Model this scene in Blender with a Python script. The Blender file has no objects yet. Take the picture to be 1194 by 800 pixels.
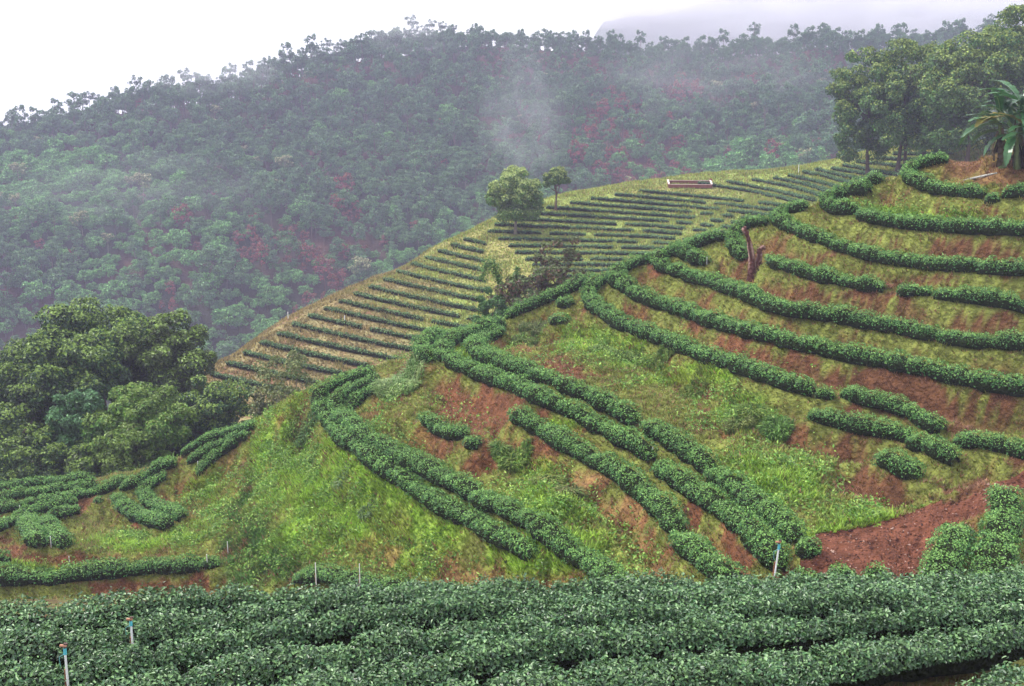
import bpy, math, random
import numpy as np
R = math.radians
rng = np.random.default_rng(7)
random.seed(7)
# ---------------------------------------------------------------- camera, sky, sun, exposure
PITCH = 13.28
F = 1441.0
SC = bpy.context.scene
cam_d = bpy.data.cameras.new('camera'); cam = bpy.data.objects.new('camera', cam_d)
SC.collection.objects.link(cam); SC.camera = cam
cam_d.sensor_width = 36; cam_d.lens = 36*F/1194
cam_d.clip_start = .2; cam_d.clip_end = 6000
cam.location = (0, 0, 0); cam.rotation_euler = (R(90-PITCH), 0, 0)
SUN_EL, SUN_AZ = 52, -62          # azimuth from +Y towards +X (negative = left of the view)
w = bpy.data.worlds.new('World'); SC.world = w; w.use_nodes = True
nt = w.node_tree; nt.nodes.clear()
def nd(t, kind, **kw):
    n = t.nodes.new(kind)
    for k, v in kw.items():
        if k.startswith('i_'):
            n.inputs[k[2:].replace('_', ' ')].default_value = v
        else: setattr(n, k, v)
    return n
sky = nd(nt, 'ShaderNodeTexSky', sky_type='NISHITA', sun_disc=False)
sky.sun_elevation = R(SUN_EL); sky.sun_rotation = R(SUN_AZ)
tc = nd(nt, 'ShaderNodeTexCoord')
mp = nd(nt, 'ShaderNodeMapping'); mp.inputs['Scale'].default_value = (3, 3, 9)
cl = nd(nt, 'ShaderNodeTexNoise'); cl.inputs['Scale'].default_value = 1.6; cl.inputs['Detail'].default_value = 7
cl.inputs['Roughness'].default_value = .58
rp = nd(nt, 'ShaderNodeValToRGB')
rp.color_ramp.elements[0].position = .38; rp.color_ramp.elements[0].color = (7.6, 7.7, 8.6, 1)
rp.color_ramp.elements[1].position = .60; rp.color_ramp.elements[1].color = (10.2, 10.3, 10.5, 1)
mx = nd(nt, 'ShaderNodeMix', data_type='RGBA'); mx.inputs['Factor'].default_value = .93
bg = nd(nt, 'ShaderNodeBackground'); bg.inputs['Strength'].default_value = .05
wo = nd(nt, 'ShaderNodeOutputWorld')
L = nt.links.new
L(tc.outputs['Generated'], mp.inputs['Vector']); L(mp.outputs[0], cl.inputs['Vector']); L(cl.outputs['Fac'], rp.inputs['Fac'])
L(sky.outputs[0], mx.inputs['A']); L(rp.outputs[0], mx.inputs['B']); L(mx.outputs['Result'], bg.inputs['Color']); L(bg.outputs[0], wo.inputs['Surface'])
sd = bpy.data.lights.new('sun', 'SUN'); sd.energy = 1.5; sd.angle = R(10); sd.color = (1, .96, .88)
so = bpy.data.objects.new('sun', sd); SC.collection.objects.link(so)
from mathutils import Vector, Matrix
sv = Vector((math.sin(R(SUN_AZ))*math.cos(R(SUN_EL)), math.cos(R(SUN_EL))*.28, math.sin(R(SUN_EL))))
so.rotation_euler = sv.to_track_quat('Z', 'Y').to_euler()
sky.sun_rotation = math.atan2(sv.x, sv.y)
vs = SC.view_settings; vs.view_transform = 'Standard'; vs.look = 'None'; vs.gamma = 1; vs.exposure = 2.0; vs.use_curve_mapping = False
cy = SC.cycles
cy.use_denoising = True; cy.use_adaptive_sampling = True; cy.adaptive_threshold = .02
cy.max_bounces = 5; cy.diffuse_bounces = 3; cy.glossy_bounces = 2; cy.transmission_bounces = 3; cy.volume_bounces = 2
cy.transparent_max_bounces = 6; cy.caustics_reflective = False; cy.caustics_refractive = False
HAZE = .0004
# ---------------------------------------------------------------- helpers
cp, sp = math.cos(R(PITCH)), math.sin(R(PITCH))
def ray(u, v):
    X = (np.asarray(u, float)-597)/F; Z = (400-np.asarray(v, float))/F
    y = cp + Z*sp; z = -sp + Z*cp
    return X/y, z/y                       # per metre of y
def proj(x, y, z):
    d = y*cp - z*sp; up = y*sp + z*cp
    d = np.maximum(d, .01)
    return 597+F*x/d, 400-F*up/d, d
def pt(u, v, D):
    a, b = ray(u, v); return (float(a)*D, D, float(b)*D)
def hash3(i, j, k):
    n = (i.astype(np.int64)*73856093) ^ (j.astype(np.int64)*19349663) ^ (k.astype(np.int64)*83492791)
    n = (n ^ (n >> 13))*1274126177 & 0x7fffffff
    return ((n ^ (n >> 16)) & 0xffff)/65535.
def vnoise(x, y, z=0, seed=0):
    x = np.asarray(x, float)+1000; y = np.asarray(y, float)+1000; z = np.asarray(z, float)+x*0+1000+seed*17
    i, j, k = np.floor(x), np.floor(y), np.floor(z)
    a, b, c = x-i, y-j, z-k
    a = a*a*(3-2*a); b = b*b*(3-2*b); c = c*c*(3-2*c); r = 0
    for di in (0, 1):
        for dj in (0, 1):
            for dk in (0, 1):
                r = r + hash3(i+di, j+dj, k+dk)*(a if di else 1-a)*(b if dj else 1-b)*(c if dk else 1-c)
    return r*2-1
def fbm(x, y, z=0, o=4, seed=0):
    r = 0; s = 1
    for q in range(o):
        r = r + s*vnoise(x*2**q, y*2**q, np.asarray(z)*2**q, seed+q); s *= .5
    return r
def unit(a): return a/np.maximum(np.linalg.norm(a, axis=-1, keepdims=True), 1e-9)
class MB:                                  # collects vertices, faces, tints and materials of ONE mesh
    def __init__(s): s.v=[]; s.f=[]; s.c=[]; s.n=0
    def add(s, v, f, c, mi=0, smooth=False):
        v = np.asarray(v, float).reshape(-1, 3); f = np.asarray(f, np.int64)
        c = np.asarray(c, float)
        if c.ndim == 1: c = np.tile(c, (len(v), 1))
        s.v.append(v); s.f.append((f+s.n, mi, smooth)); s.c.append(c); s.n += len(v); return s
    def build(s, name, mats, parent=None, loc=None):
        v = np.concatenate(s.v)
        if loc is None: loc = (0, 0, 0)
        v = v-np.asarray(loc, float)
        c = np.concatenate(s.c)
        me = bpy.data.meshes.new(name)
        nl = sum(f.size for f, _, _ in s.f); nf = sum(len(f) for f, _, _ in s.f)
        me.vertices.add(len(v)); me.vertices.foreach_set('co', v.astype(np.float32).ravel())
        me.loops.add(nl); me.polygons.add(nf)
        me.loops.foreach_set('vertex_index', np.concatenate([f.ravel() for f, _, _ in s.f]).astype(np.int32))
        tot = np.concatenate([np.full(len(f), f.shape[1]) for f, _, _ in s.f])
        st = np.concatenate([[0], np.cumsum(tot)[:-1]])
        me.polygons.foreach_set('loop_start', st.astype(np.int32))
        me.polygons.foreach_set('material_index', np.concatenate([np.full(len(f), m) for f, m, _ in s.f]).astype(np.int32))
        me.polygons.foreach_set('use_smooth', np.concatenate([np.full(len(f), q) for f, _, q in s.f]))
        at = me.attributes.new('tint', 'FLOAT_COLOR', 'POINT')
        at.data.foreach_set('color', np.concatenate([c, np.ones((len(c), 1))], 1).astype(np.float32).ravel())
        me.update(calc_edges=True)
        for m in (mats if isinstance(mats, (list, tuple)) else [mats]): me.materials.append(m)
        o = bpy.data.objects.new(name, me); SC.collection.objects.link(o)
        if parent is not None: o.parent = parent; o.location = loc if loc is not None and s.v is None else (0, 0, 0)
        else: o.location = tuple(float(q) for q in loc)
        return o
def tag(o, label=None, cat=None, group=None, kind=None):
    for k, q in (('label', label), ('category', cat), ('group', group), ('kind', kind)):
        if q: o[k] = q
    return o
def empty(name, loc, rz=0, s=1):
    o = bpy.data.objects.new(name, None); SC.collection.objects.link(o)
    o.empty_display_size = .3; o.location = tuple(float(q) for q in loc); o.rotation_euler = (0, 0, rz); o.scale = (s, s, s) if np.isscalar(s) else s
    return o
def mat(name, rough=.6, trans=0, spec=.4, bump=0, bscale=30, var=.25, vscale=3, coat=0):
    m = bpy.data.materials.new(name); m.use_nodes = True; t = m.node_tree; t.nodes.clear()
    o = nd(t, 'ShaderNodeOutputMaterial'); b = nd(t, 'ShaderNodeBsdfPrincipled')
    b.inputs['Roughness'].default_value = rough; b.inputs['Specular IOR Level'].default_value = spec
    a = nd(t, 'ShaderNodeAttribute', attribute_name='tint')
    n = nd(t, 'ShaderNodeTexNoise'); n.inputs['Scale'].default_value = vscale; n.inputs['Detail'].default_value = 5
    g = nd(t, 'ShaderNodeTexCoord'); t.links.new(g.outputs['Object'], n.inputs['Vector'])
    mr = nd(t, 'ShaderNodeMapRange'); mr.inputs['From Min'].default_value = .25; mr.inputs['From Max'].default_value = .75
    mr.inputs['To Min'].default_value = 1-var; mr.inputs['To Max'].default_value = 1+var
    mm = nd(t, 'ShaderNodeVectorMath', operation='SCALE')
    t.links.new(n.outputs['Fac'], mr.inputs['Value']); t.links.new(a.outputs['Color'], mm.inputs[0]); t.links.new(mr.outputs[0], mm.inputs['Scale'])
    t.links.new(mm.outputs[0], b.inputs['Base Color'])
    if bump:
        n2 = nd(t, 'ShaderNodeTexNoise'); n2.inputs['Scale'].default_value = bscale; n2.inputs['Detail'].default_value = 6
        t.links.new(g.outputs['Object'], n2.inputs['Vector'])
        bp = nd(t, 'ShaderNodeBump'); bp.inputs['Strength'].default_value = bump; bp.inputs['Distance'].default_value = 1.5/bscale
        t.links.new(n2.outputs['Fac'], bp.inputs['Height']); t.links.new(bp.outputs[0], b.inputs['Normal'])
    if trans:
        tr = nd(t, 'ShaderNodeBsdfTranslucent'); t.links.new(mm.outputs[0], tr.inputs['Color'])
        x = nd(t, 'ShaderNodeMixShader'); x.inputs['Fac'].default_value = trans
        t.links.new(b.outputs[0], x.inputs[1]); t.links.new(tr.outputs[0], x.inputs[2]); t.links.new(x.outputs[0], o.inputs['Surface'])
    else: t.links.new(b.outputs[0], o.inputs['Surface'])
    return m
M_LEAF = mat('leaf', .5, .22, .35, var=.18, vscale=.7)
M_TEA = mat('tea_leaf', .42, .1, .55, var=.15, vscale=1.1)
M_TEAM = mat('tea_leaf_small', .5, .2, .35, var=.18, vscale=.6)
M_GRASS = mat('grass', .6, .3, .2, var=.2, vscale=.35)
M_TWIG_SHADE = mat('twig_shade', .95, 0, .05, bump=1, bscale=9, var=.7, vscale=9)
M_BARK = mat('bark', .9, 0, .15, bump=.8, bscale=6, var=.35, vscale=4)
M_SOIL = mat('soil', .95, 0, .1, bump=.9, bscale=3.2, var=.35, vscale=1.7)
M_FARSOIL = mat('far_soil', .95, 0, .1, bump=.5, bscale=1.5, var=.25, vscale=.6)
M_PLAIN = mat('painted', .5, 0, .4, var=.06, vscale=9)
M_BRICK = mat('brick', .8, 0, .2, bump=.4, bscale=8, var=.2, vscale=3)
M_BANANA = mat('banana_leaf', .33, .25, .5, var=.12, vscale=1.5)
# ---------------------------------------------------------------- terrain
def tps(P):
    P = np.array(P, float); X = P[:, :2]/100; z = P[:, 2]; n = len(P)
    def K(a, b):
        r2 = ((a[:, None]-b[None])**2).sum(-1); return .5*r2*np.log(r2+1e-9)
    A = np.zeros((n+3, n+3)); A[:n, :n] = K(X, X)+np.eye(n)*2e-5
    A[:n, n] = 1; A[:n, n+1:] = X; A[n, :n] = 1; A[n+1:, :n] = X.T
    s = np.linalg.solve(A, np.concatenate([z, [0, 0, 0]]))
    def f(x, y):
        x = np.asarray(x, float); sh = x.shape; q = np.stack([x.ravel(), np.asarray(y, float).ravel()], 1)/100; o = np.empty(len(q))
        for i in range(0, len(q), 40000):
            c = q[i:i+40000]; o[i:i+40000] = K(c, X)@s[:n]+s[n]+c@s[n+1:]
        return o.reshape(sh)
    return f
# A: foreground field plane, dropping away beyond its edge
def HA(x, y):
    base = np.maximum(-7.55-.12*y, -1.75-.62*y)
    e = 21.0+.05*x
    drop = np.maximum(y-e, 0)
    return base-.3*drop-.07*np.minimum(drop, 4)**2 + .05*fbm(x/2.2, y/2.2, 0, 3)
Bp = []
crest = []
def B(u, v, D, c=0):
    Bp.append(pt(u, v, D))
    if c: crest.append((pt(u, v, D), c))
for u, v, D in [(1150,265,66),(1150,300,64),(1150,350,61),(1150,400,58.5),(1150,450,55.5),(1150,500,53),(1150,560,48.5),(1150,620,44.5),(1150,690,39.5),
                (1000,275,70.5),(1000,330,66.5),(1000,400,61.5),(1000,450,58),(1000,510,54),(1000,560,50.5),(1000,610,47),(1000,690,40),
                (900,310,71),(900,350,67),(900,400,63),(900,450,59),(900,500,55.2),(900,550,51.5),(900,600,47.5),(900,690,40.5),
                (800,345,74),(800,400,67.5),(800,450,62.5),(800,500,57.5),(800,560,52),(800,620,47),(800,690,41),
                (700,370,74),(700,420,67),(700,470,61),(700,520,56),(700,570,51.5),(700,620,48.5),(700,690,44),
                (600,400,75),(600,440,66),(600,480,60.5),(600,520,57.5),(600,560,55),(600,600,51),(600,640,49),(600,690,46),
                (500,430,70),(500,470,66),(500,520,61.5),(500,560,57.5),(500,600,55),(500,640,53),(500,690,50.5),
                (420,470,70),(420,510,64),(420,560,60),(420,620,57),(420,690,53.5),
                (340,520,70),(340,570,64.5),(340,630,60),(340,690,56.5),
                (270,540,74),(270,590,68),(270,640,62.5),(270,690,58.5),
                (190,570,75),(190,610,69.5),(190,650,63),(190,664,62),(190,690,59.6),
                (90,590,75),(90,620,69),(90,645,64),(90,672,62),(90,694,59.6),
                (0,590,77),(0,620,70),(0,645,64.5),(0,676,61.5),(0,698,59.3),
                (-150,590,80),(-150,640,68),(-150,700,58),(1350,300,62),(1350,400,57),(1350,500,52),(1350,690,41)]:
    B(u, v, D)
for u, v, D, c in [(1350,150,68,.5),(1194,176,71,.55),(1150,190,72.5,.55),(1100,186,76,.55),(1060,200,76.5,.6),(1000,218,77.5,.6),(950,240,77,.6),(900,256,77.5,.6),(850,272,79,.6),(790,292,81,.6),
                   (720,312,82,.6),(660,338,82,.6),(600,368,81,.6),(560,386,80,.6),(510,398,77,.6),(470,415,75,.6),(420,440,73.5,.6),(370,458,73,.6),(320,480,74,.6),
                   (290,497,76,.6),(240,512,77,.6),(200,538,79,.6),(130,552,81,.6),(60,562,84,.6),(0,568,85,.6),(-150,575,88,.6)]:
    B(u, v, D, c)
for (x, y, z), c in crest:
    k = x/y
    for dd, dz in ((8, 5), (22, 14), (45, 26), (150, 70)):
        Bp.append((k*(y+dd), y+dd, z-dz))
for x in (-40, -20, 0, 20, 40): Bp += [(x, 24, -24), (x*.8, 10, -27)]
HB_ = tps(Bp)
def HB(x, y): return np.where(y < 24, np.minimum(HB_(x, y), -17), HB_(x, y))
Cp = []; cc = []
for u, v, D in [(280,455,124),(340,440,124),(420,420,126),(420,370,138),(340,400,132),(500,390,134),(560,370,138),(500,340,148),(560,310,158),(520,300,165),
                (600,300,160),(700,330,143),(640,270,172),(700,260,176),(700,290,162),(800,300,148),(800,270,164),(800,240,182),(900,260,158),(900,235,174),(900,220,188),
                (1000,230,158),(1000,210,172),(1060,195,172),(1060,182,182),(1130,180,170),(1194,170,165),(1350,160,160)]:
    Cp.append(pt(u, v, D))
for u, v, D in [(180,462,124),(240,433,134),(300,396,144),(360,362,153),(430,329,162),(500,292,172),(560,264,182),(600,247,188),(640,236,193),(700,224,199),(760,215,204),(830,209,209),
                (900,204,207),(940,198,204),(985,190,202),(1040,178,198),(1110,168,186),(1194,160,176),(1350,150,168)]:
    p = pt(u, v, D); Cp.append(p); k = p[0]/p[1]
    for dd, dz in ((14, 9), (40, 27), (90, 60), (300, 190)): Cp.append((k*(D+dd), D+dd, p[2]-dz))
for x, y, z in [(-60,100,-46),(-30,100,-44),(0,100,-42),(30,105,-36),(60,105,-32),(90,110,-28),(-60,70,-60),(0,70,-60),(60,70,-55),(100,70,-55),(-90,110,-52),(-80,125,-47)]: Cp.append((x, y, z))
HC = tps(Cp)
Dp = []
def TP(v, D): return pt(597, v, D)[2]
for u, r in [(-250,[(380,370),(280,400),(215,440),(165,480),(140,510)]),(0,[(380,370),(280,400),(215,440),(168,480),(140,512)]),(120,[(400,370),(300,400),(210,440),(140,490),(106,520)]),
             (240,[(430,360),(300,400),(200,440),(130,495),(94,530)]),(320,[(400,370),(280,410),(180,460),(100,520),(72,550)]),(400,[(340,390),(240,430),(150,480),(80,540),(52,575)]),
             (500,[(310,400),(220,440),(140,490),(70,550),(34,595)]),(600,[(260,410),(190,450),(120,500),(65,560),(36,600)]),(720,[(250,410),(180,450),(110,505),(65,560),(42,595)]),
             (850,[(230,400),(180,430),(120,480),(76,520),(40,560)]),(950,[(215,380),(165,410),(110,470),(66,520),(31,560)]),(1050,[(200,370),(150,420),(100,480),(60,530),(28,570)]),(1194,[(200,380),(150,420),(100,480),(58,530),(22,570)]),(1450,[(200,380),(150,420),(100,480),(60,530),(30,570)])]:
    for v, D in r: Dp.append(pt(u, v, D))
    p = Dp[-1]; k = p[0]/p[1]
    for dd, dz in ((40, 14), (120, 55), (400, 170)): Dp.append((k*(p[1]+dd), p[1]+dd, p[2]-dz))
    p = Dp[-8] if len(r) == 5 else Dp[-1]
    p = pt(u, r[0][0], r[0][1]); k = p[0]/p[1]
    Dp.append((k*(p[1]-70), p[1]-70, p[2]-30)); Dp.append((k*(p[1]-200), p[1]-200, p[2]-60))
HD_ = tps(Dp)
def HD(x, y): return HD_(x, y)-9.5+2.2*fbm(x/45, y/45, 0, 3, seed=4)
def HE(x, y):
    px = x/np.maximum(y, 1)*F+597
    top = np.interp(px, [-200, 600, 700, 800, 900, 1000, 1200, 1400], [-80, -80, 22, 34, 44, 62, 90, 110])
    return -150+(top+150)*np.clip((y-740)/260, 0, 1)**.9*(1-np.clip((y-1040)/300, 0, 1)*.5)+6*fbm(x/90, y/90, 0, 4, seed=9)*np.clip((y-740)/200, 0, 1)
AZ = np.linspace(-36, 36, 640)
RD = np.concatenate([np.arange(1, 30, .35), np.arange(30, 96, .3), np.arange(96, 224, .7), np.arange(224, 640, 3.), np.arange(640, 1290, 8.)])
KX = np.tan(np.radians(AZ))
GX = KX[None, :]*RD[:, None]; GY = np.repeat(RD[:, None], len(AZ), 1)
def layer(f, y0, y1):
    z = np.full(GX.shape, -500.); m = (RD >= y0) & (RD <= y1); z[m] = f(GX[m], GY[m]); return z
ZA = layer(HA, 0, 60); ZB = layer(HB, 8, 240); ZC = layer(HC, 70, 420); ZD = layer(HD, 180, 1200); ZE = layer(HE, 740, 1300)
ZALL = np.stack([ZA, ZB, ZC, ZD, ZE]); WHO = ZALL.argmax(0); Z = ZALL.max(0)
Z = np.maximum(Z, -190)
def Hf(x, y, G=None):
    G = Z if G is None else G
    x = np.asarray(x, float); y = np.asarray(y, float)
    i = np.clip(np.interp(y, RD, np.arange(len(RD))), 0, len(RD)-1.001); k = x/np.maximum(y, .1)
    j = np.clip(np.interp(k, KX, np.arange(len(KX))), 0, len(KX)-1.001)
    a = i.astype(int); b = j.astype(int); fa = i-a; fb = j-b
    return (G[a, b]*(1-fa)*(1-fb)+G[a+1, b]*fa*(1-fb)+G[a, b+1]*(1-fa)*fb+G[a+1, b+1]*fa*fb)
def who(x, y):
    i = np.rint(np.interp(y, RD, np.arange(len(RD)))).astype(int); j = np.rint(np.interp(x/np.maximum(y, .1), KX, np.arange(len(KX)))).astype(int)
    return WHO[i, j]
def hit(u, v, off=0, lo=8, hi=900, n=2600):            # where the sight line through (u, v) meets the ground raised by off
    u = np.atleast_1d(np.asarray(u, float)); v = np.atleast_1d(np.asarray(v, float)); out = np.full((len(u), 3), np.nan)
    D = np.geomspace(lo, hi, n)
    for s in range(0, len(u), 200):
        a, b = ray(u[s:s+200], v[s:s+200]); x = a[:, None]*D; z = b[:, None]*D
        g = Hf(x, np.broadcast_to(D, x.shape))+off-z
        c = (g[:, 1:] >= 0) & (g[:, :-1] < 0); ok = c.any(1); i = c.argmax(1); r = np.arange(len(i))
        t = -g[r, i]/(g[r, i+1]-g[r, i]+1e-12); d = D[i]+(D[i+1]-D[i])*t
        q = np.stack([a*d, d, b*d-off], 1); q[~ok] = np.nan; out[s:s+200] = q
    return out
def smooth(P, step):
    P = np.asarray(P, float)
    for _ in range(2):
        if len(P) < 3: break
        Q = np.empty((2*len(P), P.shape[1])); Q[0::2] = P; Q[1::2] = P
        A = P[:-1]*.75+P[1:]*.25; C2 = P[:-1]*.25+P[1:]*.75
        Q = np.empty((2*len(A)+2, P.shape[1])); Q[0] = P[0]; Q[-1] = P[-1]; Q[1:-1:2] = A; Q[2:-1:2] = C2; P = Q
    s = np.concatenate([[0], np.cumsum(np.linalg.norm(np.diff(P[:, :2], axis=0), axis=1))])
    n = max(3, int(s[-1]/step)+1); t = np.linspace(0, s[-1], n)
    return np.stack([np.interp(t, s, P[:, i]) for i in range(P.shape[1])], 1)
# tea hedges of the near hill: (pixels along the row, width, height, label)
HB_ROWS = [
 ([(1102,184),(1080,188),(1058,196),(1054,204),(1075,213),(1100,220),(1125,224),(1146,224)],1.0,.95,'highest clipped tea hedge, bending round the hill crest below the banana plant'),
 ([(1153,231),(1163,230)],.8,.7,'small tea bush beside the pale log under the banana plant'),
 ([(1175,223),(1200,222),(1260,226)],1.0,.9,'tea hedge stub running off the right edge just below the banana plant'),
 ([(1003,249),(1020,253),(1040,257),(1075,262),(1112,264),(1150,265),(1194,267),(1270,268)],1.05,.95,'second tea hedge from the hilltop, long level row under the topmost one'),
 ([(996,219),(1010,219)],1.15,1.1,'round tea bush standing alone on the crest left of the topmost hedge'),
 ([(1012,211),(1026,209)],.9,.8,'low tea bush just behind the round lone bush on the crest'),
 ([(985,224),(965,228),(958,235),(975,243),(998,243)],1.05,1.05,'short hooked tea hedge on the crest, left end of the second row'),
 ([(936,240),(915,243),(904,251),(908,258),(925,265),(950,275),(975,285),(1000,292),(1037,301),(1075,306),(1112,309),(1142,309)],1.05,.95,'third tea hedge from the hilltop, long row hooking back over the crest'),
 ([(1149,311),(1170,312),(1200,313),(1270,316)],1.05,.95,'tea hedge piece at the right edge continuing the third row'),
 ([(899,301),(912,308),(925,312),(950,319),(975,325),(1000,330),(1028,332)],1.05,.95,'short tea hedge on the slope just right of the reddish dead stump'),
 ([(1053,338),(1082,338)],1.1,.8,'small oval tea bush alone in the gap of the fourth row'),
 ([(1095,342),(1125,344),(1162,349),(1200,357),(1270,364)],1.05,.95,'tea hedge at right edge, right of the small oval bush'),
 ([(893,257),(865,261),(852,275),(857,290),(869,297)],1.05,1.0,'tea hedge curling behind the reddish dead stump'),
 ([(790,291),(805,299),(822,303)],1.05,1.0,'stubby tea hedge inside the bend, beside the short pale stake'),
 ([(842,275),(815,280),(785,290),(764,300),(768,309),(800,318),(837,330),(875,343),(900,355),(937,362),(975,368),(1012,375),(1050,381),(1075,386),(1097,390)],1.1,1.0,'long tea hedge passing directly below the reddish dead stump'),
 ([(1104,391),(1125,394),(1150,397),(1200,400),(1270,404)],1.1,1.0,'tea hedge at right edge, continuing the row below the stump'),
 ([(756,301),(738,306),(720,316),(717,326),(735,338),(762,350),(800,363),(837,375),(870,384),(900,391),(937,401),(975,410),(1012,417),(1050,424),(1087,432),(1125,441),(1162,447),(1200,452),(1270,460)],1.15,1.0,'longest tea hedge, unbroken from the hill shoulder to the right edge'),
 ([(708,322),(692,330),(685,345),(692,357),(710,368),(737,382),(775,396),(812,410),(850,422),(880,432),(910,443),(944,452)],1.1,1.0,'tea hedge hooked at its upper end, next below the longest unbroken hedge'),
 ([(956,458),(968,459)],.9,.8,'small tea bush at the lower end of the hooked hedge'),
 ([(990,457),(1012,463),(1037,471),(1062,480),(1095,494)],1.15,.95,'spindle shaped tea hedge in the middle of the brown slope'),
 ([(948,482),(975,488),(1000,495),(1037,503),(1060,508)],1.1,.95,'tea hedge directly below the spindle shaped one'),
 ([(1066,514),(1088,521),(1110,531)],1.1,.95,'short tea hedge above the upper end of the red gravel track'),
 ([(1120,511),(1140,514),(1165,519),(1200,527),(1270,540)],1.1,.9,'tea hedge at right edge just above the red gravel track'),
 ([(1033,533),(1050,543),(1068,549)],1.3,.95,'fat tea bush alone on the slope left above the gravel track'),
 ([(594,366),(612,358),(632,350),(652,342),(668,333),(684,325)],1.0,.95,'tea hedge along the saddle beside the dark shrub and bare brown bushes'),
 ([(655,352),(664,352)],1.1,.95,'round tea bush on the saddle below the crest hedge'),
 ([(647,373),(658,373)],1.1,.8,'round tea bush under the other one on the saddle'),
 ([(530,382),(505,391),(489,403),(491,413),(503,418)],1.05,.95,'short curled tea hedge at the tip of the middle spur by tall grass'),
 ([(585,376),(558,383),(532,392),(514,403),(517,415),(535,425),(552,431),(575,440),(612,453),(650,471),(675,483),(712,503),(740,518),(757,529)],1.1,1.0,'long diagonal tea hedge, middle of the three rows on the central spur'),
 ([(583,384),(562,395),(551,405),(562,415),(600,427),(637,440),(675,455),(700,467),(722,478),(742,490)],1.1,1.0,'long diagonal tea hedge, uppermost of the three on the central spur'),
 ([(758,497),(785,513),(810,530),(828,546)],1.15,1.0,'tea hedge piece in the centre, between two gaps of the uppermost diagonal row'),
 ([(834,552),(862,573),(887,594),(912,612),(925,625)],1.15,1.0,'tea hedge piece ending by the red gravel, bottom of the uppermost diagonal row'),
 ([(938,637),(948,638)],1.25,.85,'round tea bush at the left tip of the red gravel track'),
 ([(766,544),(780,552),(800,566),(837,589),(868,613),(893,638),(906,654)],1.15,1.0,'tea hedge running down to the tall white stake beside the gravel'),
 ([(602,483),(625,496),(650,511),(675,524),(705,540),(735,560),(758,578),(775,597),(790,615)],1.15,1.0,'diagonal tea hedge above the pinkish dry bank in the centre'),
 ([(797,628),(812,645),(835,662),(865,687)],1.2,1.0,'last piece of tea hedge below the pinkish dry bank, meeting the front field'),
 ([(496,487),(510,498),(525,504),(542,505)],1.0,.85,'bent tea bush row alone on the bare red earth face'),
 ([(548,515),(557,516)],.95,.8,'small tea bush at the end of the row on the red earth face'),
 ([(432,434),(405,441),(382,451),(368,463),(374,477),(388,494),(408,514),(430,532),(450,546),(475,562),(500,578),(525,594),(552,608),(580,621),(618,643)],1.15,.95,'outer tea hedge of the dense pair above the bright green bank'),
 ([(436,444),(412,452),(394,462),(390,474),(402,488),(425,508),(462,528),(500,547),(525,560),(550,575),(600,597),(637,618),(675,645),(700,667),(738,696)],1.2,.95,'inner tea hedge of the dense pair above the bright green bank'),
 ([(433,456),(418,463),(409,474)],.9,.9,'short third tea hedge tucked behind the dense pair by tall grass'),
 ([(218,524),(240,512),(268,503),(296,496)],.95,.85,'farthest tea hedge of the three behind the grassy knoll'),
 ([(224,534),(245,522),(268,512),(290,506)],.95,.85,'middle tea hedge of the three behind the grassy knoll'),
 ([(232,548),(244,537),(258,526),(275,516)],.95,.9,'nearest tea hedge of the three behind the grassy knoll'),
 ([(-60,570),(0,568),(50,562),(104,557)],.95,.85,'tea hedge at the foot of the dark trees, farthest of the left terrace'),
 ([(-60,584),(0,580),(50,572),(110,565)],.95,.85,'second tea hedge from the dark trees on the left terrace'),
 ([(-60,598),(0,594),(40,584),(85,576),(110,573)],.95,.85,'third tea hedge from the dark trees on the left terrace'),
 ([(-60,624),(3,613),(18,604),(40,594),(62,588),(86,584)],1.0,.9,'fourth tea hedge from the dark trees, ending at the bare orange patch'),
 ([(60,601),(72,602),(87,593)],1.0,.9,'stubby tea hedge below the bare orange patch'),
 ([(30,603),(35,615),(43,632)],1.15,.9,'left one of two side by side tea clumps on the left bank'),
 ([(48,606),(58,618),(76,633)],1.15,.9,'right one of two side by side tea clumps on the left bank'),
 ([(117,571),(128,567),(142,558)],1.1,.95,'short tea hedge at the terrace end, right of the long back rows'),
 ([(111,584),(117,584)],.7,.6,'tiny tea bush on the bare orange patch'),
 ([(143,567),(158,563),(175,550),(202,539)],1.0,.95,'tea hedge sloping up beside the dark trees to the knoll'),
 ([(136,578),(142,590),(158,599),(178,606),(194,611)],1.15,.95,'lower tea hedge of the curved pair on the left knoll'),
 ([(188,555),(172,564),(166,578),(182,590),(212,601)],1.1,.95,'upper tea hedge of the curved pair on the left knoll'),
 ([(-40,650),(6,650)],1.0,.9,'tea bush at the left edge above the long level hedge'),
 ([(-60,673),(0,672),(55,672)],1.2,1.05,'left piece of the long level tea hedge behind the front field'),
 ([(57,672),(125,665),(175,660),(230,657)],1.2,1.05,'long level tea hedge behind the front field at left'),
 ([(238,657),(253,655)],.9,.8,'small tea bush at the right end of the long level hedge'),
 ([(350,672),(380,668),(420,676),(475,688)],1.5,.8,'low tea hedge behind the two brown and white stakes'),
 ([(1118,618),(1110,640),(1098,665),(1090,700)],1.35,1.0,'tea hedge coming towards the viewer right of the gravel, left of two'),
 ([(1170,575),(1172,600),(1165,630),(1158,660),(1154,700)],1.35,1.0,'tea hedge coming towards the viewer at far right, right of two'),
 ([(928,672),(944,671)],1.2,.7,'low tea bush at the foot of the gravel, next to the tall white stake'),
 ([(975,669),(990,668)],1.2,.75,'low tea bush at the foot of the gravel, middle of three'),
 ([(1015,670),(1028,669)],1.0,.7,'low tea bush at the foot of the gravel, right of three'),
]
rows_b = []
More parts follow.
